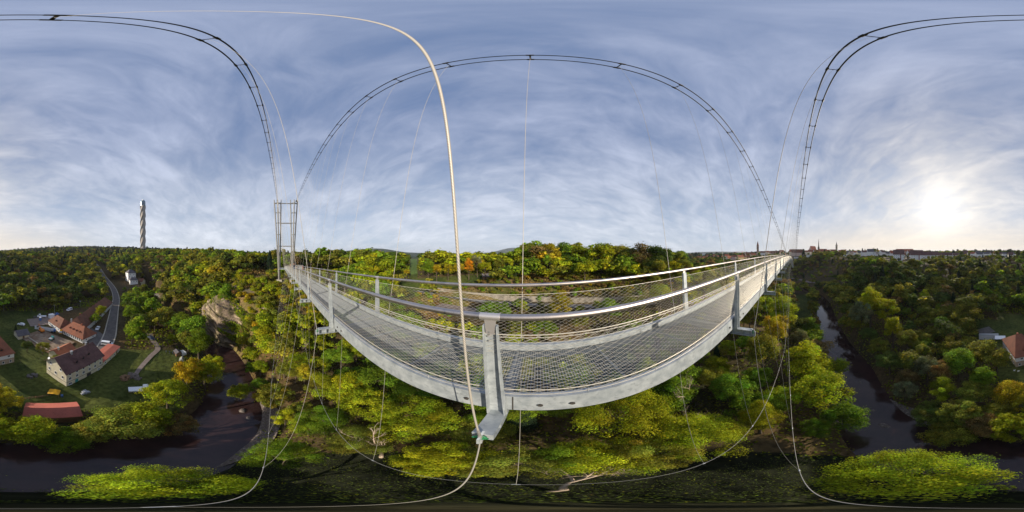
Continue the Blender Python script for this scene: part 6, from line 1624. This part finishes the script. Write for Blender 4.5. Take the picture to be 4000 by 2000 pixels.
# site hoarding, lamp poles
hl = [(-27.5, -78.5), (-23.0, -82.5), (-18.5, -85.5)]
r = empty('site_hoarding', (*hl[1], hz1(*hl[1])), 0, 'white hoarding fence closing the building site at the back', 'fence')
for a, b in zip(hl[:-1], hl[1:]):
    A, B_ = Vector((*a, 0)), Vector((*b, 0)); dd = (B_ - A); nn = Vector((-dd.y, dd.x, 0)).normalized() * .05; z = hz1(*a)
    mb = MB(); mb.hexa([(A - nn + Vector((0, 0, z))), (B_ - nn + Vector((0, 0, z))), (B_ + nn + Vector((0, 0, z))), (A + nn + Vector((0, 0, z))), (A - nn + Vector((0, 0, z + 2.2))), (B_ - nn + Vector((0, 0, z + 2.2))), (B_ + nn + Vector((0, 0, z + 2.2))), (A + nn + Vector((0, 0, z + 2.2)))])
    mb.v = [tuple(Vector(q) - r.location) for q in mb.v]; mb.build('panel', M['carwhite'], r)
sl_ = smooth_line(np.array([[-12.2, -77.5], [-15.0, -70.5], [-17.6, -63.5], [-20.4, -57.2]]), 4)
r = empty('site_wall', (*sl_[0], hz1(*sl_[0])), 0, 'low pale wall along the near side of the building site', 'wall'); mb = MB()
for a, b in zip(sl_[:-1], sl_[1:]):
    dd = (b - a) / np.hypot(*(b - a)); nn = np.array([-dd[1], dd[0]]) * .2; z = hz1(*a)
    mb.hexa([(*(a - nn), z - .5), (*(b - nn), z - .5), (*(b + nn), z - .5), (*(a + nn), z - .5), (*(a - nn), z + .9), (*(b - nn), z + .9), (*(b + nn), z + .9), (*(a + nn), z + .9)])
mb.v = [tuple(Vector(q) - r.location) for q in mb.v]; mb.build('wall', M['concrete'], r)
def lamp_pole(az, d, h, label):
    r = empty('lamp_pole', ground(az, d), 0, label, 'lamp pole'); mb = MB(); mb.tube([(0, 0, -.5), (0, 0, h)], [.12, .07], 8); mb.build('pole', M['zinc'], r)
    mb = MB(); mb.tube([(0, 0, h), (.5, 0, h + .12), (1.0, 0, h + .1)], [.05, .05, .09], 6); mb.build('lamp_arm', M['zinc'], r)
lamp_pole(-160.8, 108, 8, 'tall lamp pole behind the white and green container')
lamp_pole(-178.7, 118, 7, 'lamp pole at the far left end of the courtyard track')
lamp_pole(-142.9, 205, 8, 'lamp pole at the upper bend of the valley road')
lamp_pole(-134.2, 150, 8, 'lamp pole beyond the valley road junction')
# warning sign behind the barn
r = empty('yield_sign', ground(-151.8, 128, 0), rad(150), 'triangular road sign seen from behind near the long barn', 'sign')
mb = MB(); mb.tube([(0, 0, -.4), (0, 0, 4.6)], .06, 6); mb.build('pole', M['zinc'], r); mb = MB(); mb.prism([(-.9, 5.4), (0, 3.9), (.9, 5.4)], -.02, .02); mb.v = [(a, c, b) for a, b, c in mb.v]; mb.build('plate', M['zinc'], r)
# benches, timber and a dry stone mooring by the shed
for az, d, yaw, lb in ((178.0, 49.5, 30, 'white garden chair by the front of the pink roofed house'), (176.6, 50, 80, 'second white garden chair a little further from the pink roofed house')):
    r = empty('garden_chair', ground(az, d, .05), rad(yaw), lb, 'chair', None)
    mb = MB(); mb.box((-.25, -.25, .42), (.25, .25, .47)); mb.build('seat', M['white'], r); mb = MB(); mb.hexa([(-.25, .22, .473), (.25, .22, .473), (.25, .27, .473), (-.25, .27, .473), (-.25, .36, 1.0), (.25, .36, 1.0), (.25, .4, 1.0), (-.25, .4, 1.0)]); mb.build('backrest', M['white'], r)
    for x in (-.22, .22):
        for y in (-.22, .22): mb = MB(); mb.tube([(x, y, 0), (x, y, .417)], .025, 5); mb.build('leg', M['white'], r)
# rocks in the river
RIVROCK = [(-94.8, 33, .7), (-97, 38, .4), (-92.5, 30, .5), (122.5, 47, .5), (119, 60, .45), (131, 27, .8), (127, 33, .4)]
for i, (az, d, s) in enumerate(RIVROCK):
    p = pol(az, d, WATER_Z + .05); g = random.Random(i); mb = MB(); vs = []; n = 9
    for j in range(5):
        th = math.pi / 2 * j / 4
        for k in range(n): a = 2 * math.pi * k / n; q = s * g.uniform(.8, 1.2); vs.append((math.cos(a) * math.cos(th) * q * 1.4, math.sin(a) * math.cos(th) * q, math.sin(th) * s * .6 - .15))
    mb.add(vs, [(j * n + k, j * n + (k + 1) % n, (j + 1) * n + (k + 1) % n, (j + 1) * n + k) for j in range(4) for k in range(n)])
    o = mb.build('river_rock', M['gravel']); o.location = p; tag(o, 'wet boulder in the river below the cliff' if az < 0 else 'dark boulder breaking the surface of the river pool', 'rock', 'boulders in the river by the cliff' if az < 0 else 'boulders in the river pool')

# ------------------------------------------------------------------ people on the deck
def person(s, l, h, yaw, cloth, trousers, hair, label, armpose=0):
    p = B(s, l, zr(s) + ZT - .139 + .0); k = h / 1.75
    J = {'pelvis': (0, 0, .95), 'belly': (0, 0, 1.12), 'chest': (0, .01, 1.34), 'neck': (0, .0, 1.50), 'head': (0, -.02, 1.60), 'crown': (0, -.01, 1.70)}
    pts = [J['pelvis'], J['belly'], J['chest'], J['neck'], J['head'], J['crown']]; ed = [(0, 1), (1, 2), (2, 3), (3, 4), (4, 5)]
    rr = [(.16, .12), (.15, .11), (.19, .12), (.06, .06), (.085, .10), (.075, .085)]
    def chain(root, ps, rs_):
        i0 = root
        for q, r_ in zip(ps, rs_): pts.append(q); rr.append(r_); ed.append((i0, len(pts) - 1)); i0 = len(pts) - 1
    for sg in (-1, 1):
        st = .12 * sg * armpose
        chain(0, [(sg * .10, 0, .88), (sg * .11, -.06 * sg + st, .50), (sg * .11, .04 * sg - st * .4, .09), (sg * .12, -.11 + .04 * sg, .05)], [(.095, .095), (.065, .065), (.045, .045), (.045, .04)])
        if armpose: hand = [(sg * .20, 0, 1.42), (sg * .27, -.02, 1.15), (sg * .23, -.24, 1.05), (sg * .22, -.33, 1.06)]
        else: hand = [(sg * .20, 0, 1.42), (sg * .26, .02, 1.14), (sg * .26, -.06, .90), (sg * .25, -.09, .81)]
        chain(2, hand, [(.07, .07), (.05, .05), (.036, .036), (.04, .028)])
    me = bpy.data.meshes.new('person'); me.from_pydata([(a * k, b * k, c * k) for a, b, c in pts], ed, []); 
    for m_ in (cloth,): me.materials.append(m_)
    o = obj('person', me); o.location = p; o.rotation_euler = (0, 0, yaw)
    sk = o.modifiers.new('skin', 'SKIN'); sk.use_smooth_shade = True
    for i, v in enumerate(me.skin_vertices[0].data): v.radius = (rr[i][0] * k, rr[i][1] * k); v.use_root = (i == 0)
    ss = o.modifiers.new('sub', 'SUBSURF'); ss.levels = 1; ss.render_levels = 1
    dg = bpy.context.evaluated_depsgraph_get(); dg.update()
    m2 = bpy.data.meshes.new_from_object(o.evaluated_get(dg)); o.modifiers.clear(); o.data = m2
    m2.materials.clear()
    for m_ in (cloth, trousers, M['skin']): m2.materials.append(m_)
    for f in m2.polygons:
        z = f.center.z / k; x = abs(f.center.x) / k
        f.material_index = 2 if (z > 1.47 or (x > .19 and (z < .90 if not armpose else f.center.y / k < -.24))) else (1 if z < .97 and x < .22 else 0)
    tag(o, label, 'person')
    hb = MB(); n = 10
    vs = [(.093 * k * math.cos(a) * math.cos(t), (-.005 + .115 * math.cos(t) * math.sin(a)) * k, (1.62 + .12 * math.sin(t)) * k) for t in (.05, .5, .95, 1.35) for a in [2 * math.pi * i / n for i in range(n)]]
    vs = [(x, y if y > -.05 * k else y * .55, z) for x, y, z in vs]
    hb.add(vs, [(j * n + i, j * n + (i + 1) % n, (j + 1) * n + (i + 1) % n, (j + 1) * n + i) for j in range(3) for i in range(n)] + [tuple(3 * n + i for i in range(n))], 0, True)
    hb.build('hair', hair, o)
    for sg in (-1, 1): fb = MB(); fb.box((sg * .032 * k - .012 * k, -.125 * k, 1.615 * k), (sg * .032 * k + .012 * k, -.1 * k, 1.63 * k)); fb.build('eye', M['rubber'], o)
    nb_ = MB(); nb_.hexa([(-.014 * k, -.145 * k, 1.565 * k), (.014 * k, -.145 * k, 1.565 * k), (.012 * k, -.1 * k, 1.565 * k), (-.012 * k, -.1 * k, 1.565 * k), (-.006 * k, -.122 * k, 1.61 * k), (.006 * k, -.122 * k, 1.61 * k), (.006 * k, -.1 * k, 1.61 * k), (-.006 * k, -.1 * k, 1.61 * k)]); nb_.build('nose', M['skin'], o)
HB = mat('dark_hair', (.03, .02, .015), .6); HL = mat('fair_hair', (.28, .18, .08), .6)
CG = mat('green_shirt_cloth', (.04, .26, .15), .9); CR = mat('red_shirt_cloth', (.50, .09, .07), .9); CN = mat('navy_jacket_cloth', (.015, .02, .04), .8); CT = mat('tan_jacket_cloth', (.45, .30, .18), .9); JN = mat('blue_denim', (.06, .10, .19), .9); JB = mat('dark_trousers_cloth', (.03, .03, .035), .9)
yawr = -TH
person(31.5, 1.92, 1.72, yawr + math.pi / 2 + .4, CG, JB, HB, 'person in a green shirt standing on the footbridge deck towards the town', 1)
person(37.5, 2.15, 1.74, yawr - math.pi / 2, CR, JN, HL, 'person in a red shirt behind the green shirted one on the footbridge', 0)
person(-28.5, 2.05, 1.74, yawr + math.pi / 2, CN, JN, HB, 'person in a dark jacket and jeans walking on the footbridge towards the pylon', 1)
person(-40, 1.95, 1.68, yawr - math.pi / 2, CT, JB, HL, 'person in a tan jacket near the pylon end of the footbridge', 0)
# ------------------------------------------------------------------ haze
def haze(density):
    mb = MB(); mb.box((-10800, -10800, -56), (10800, 10800, 420)); 
    m = bpy.data.materials.new('valley_haze'); m.use_nodes = True; t = m.node_tree; t.nodes.clear()
    o = t.nodes.new('ShaderNodeOutputMaterial'); v = t.nodes.new('ShaderNodeVolumePrincipled')
    v.inputs['Color'].default_value = (.82, .88, .96, 1); v.inputs['Density'].default_value = density; v.inputs['Anisotropy'].default_value = .15
    t.links.new(v.outputs[0], o.inputs['Volume'])
    tag(mb.build('haze', m), kind='stuff')
haze(5.5e-5)
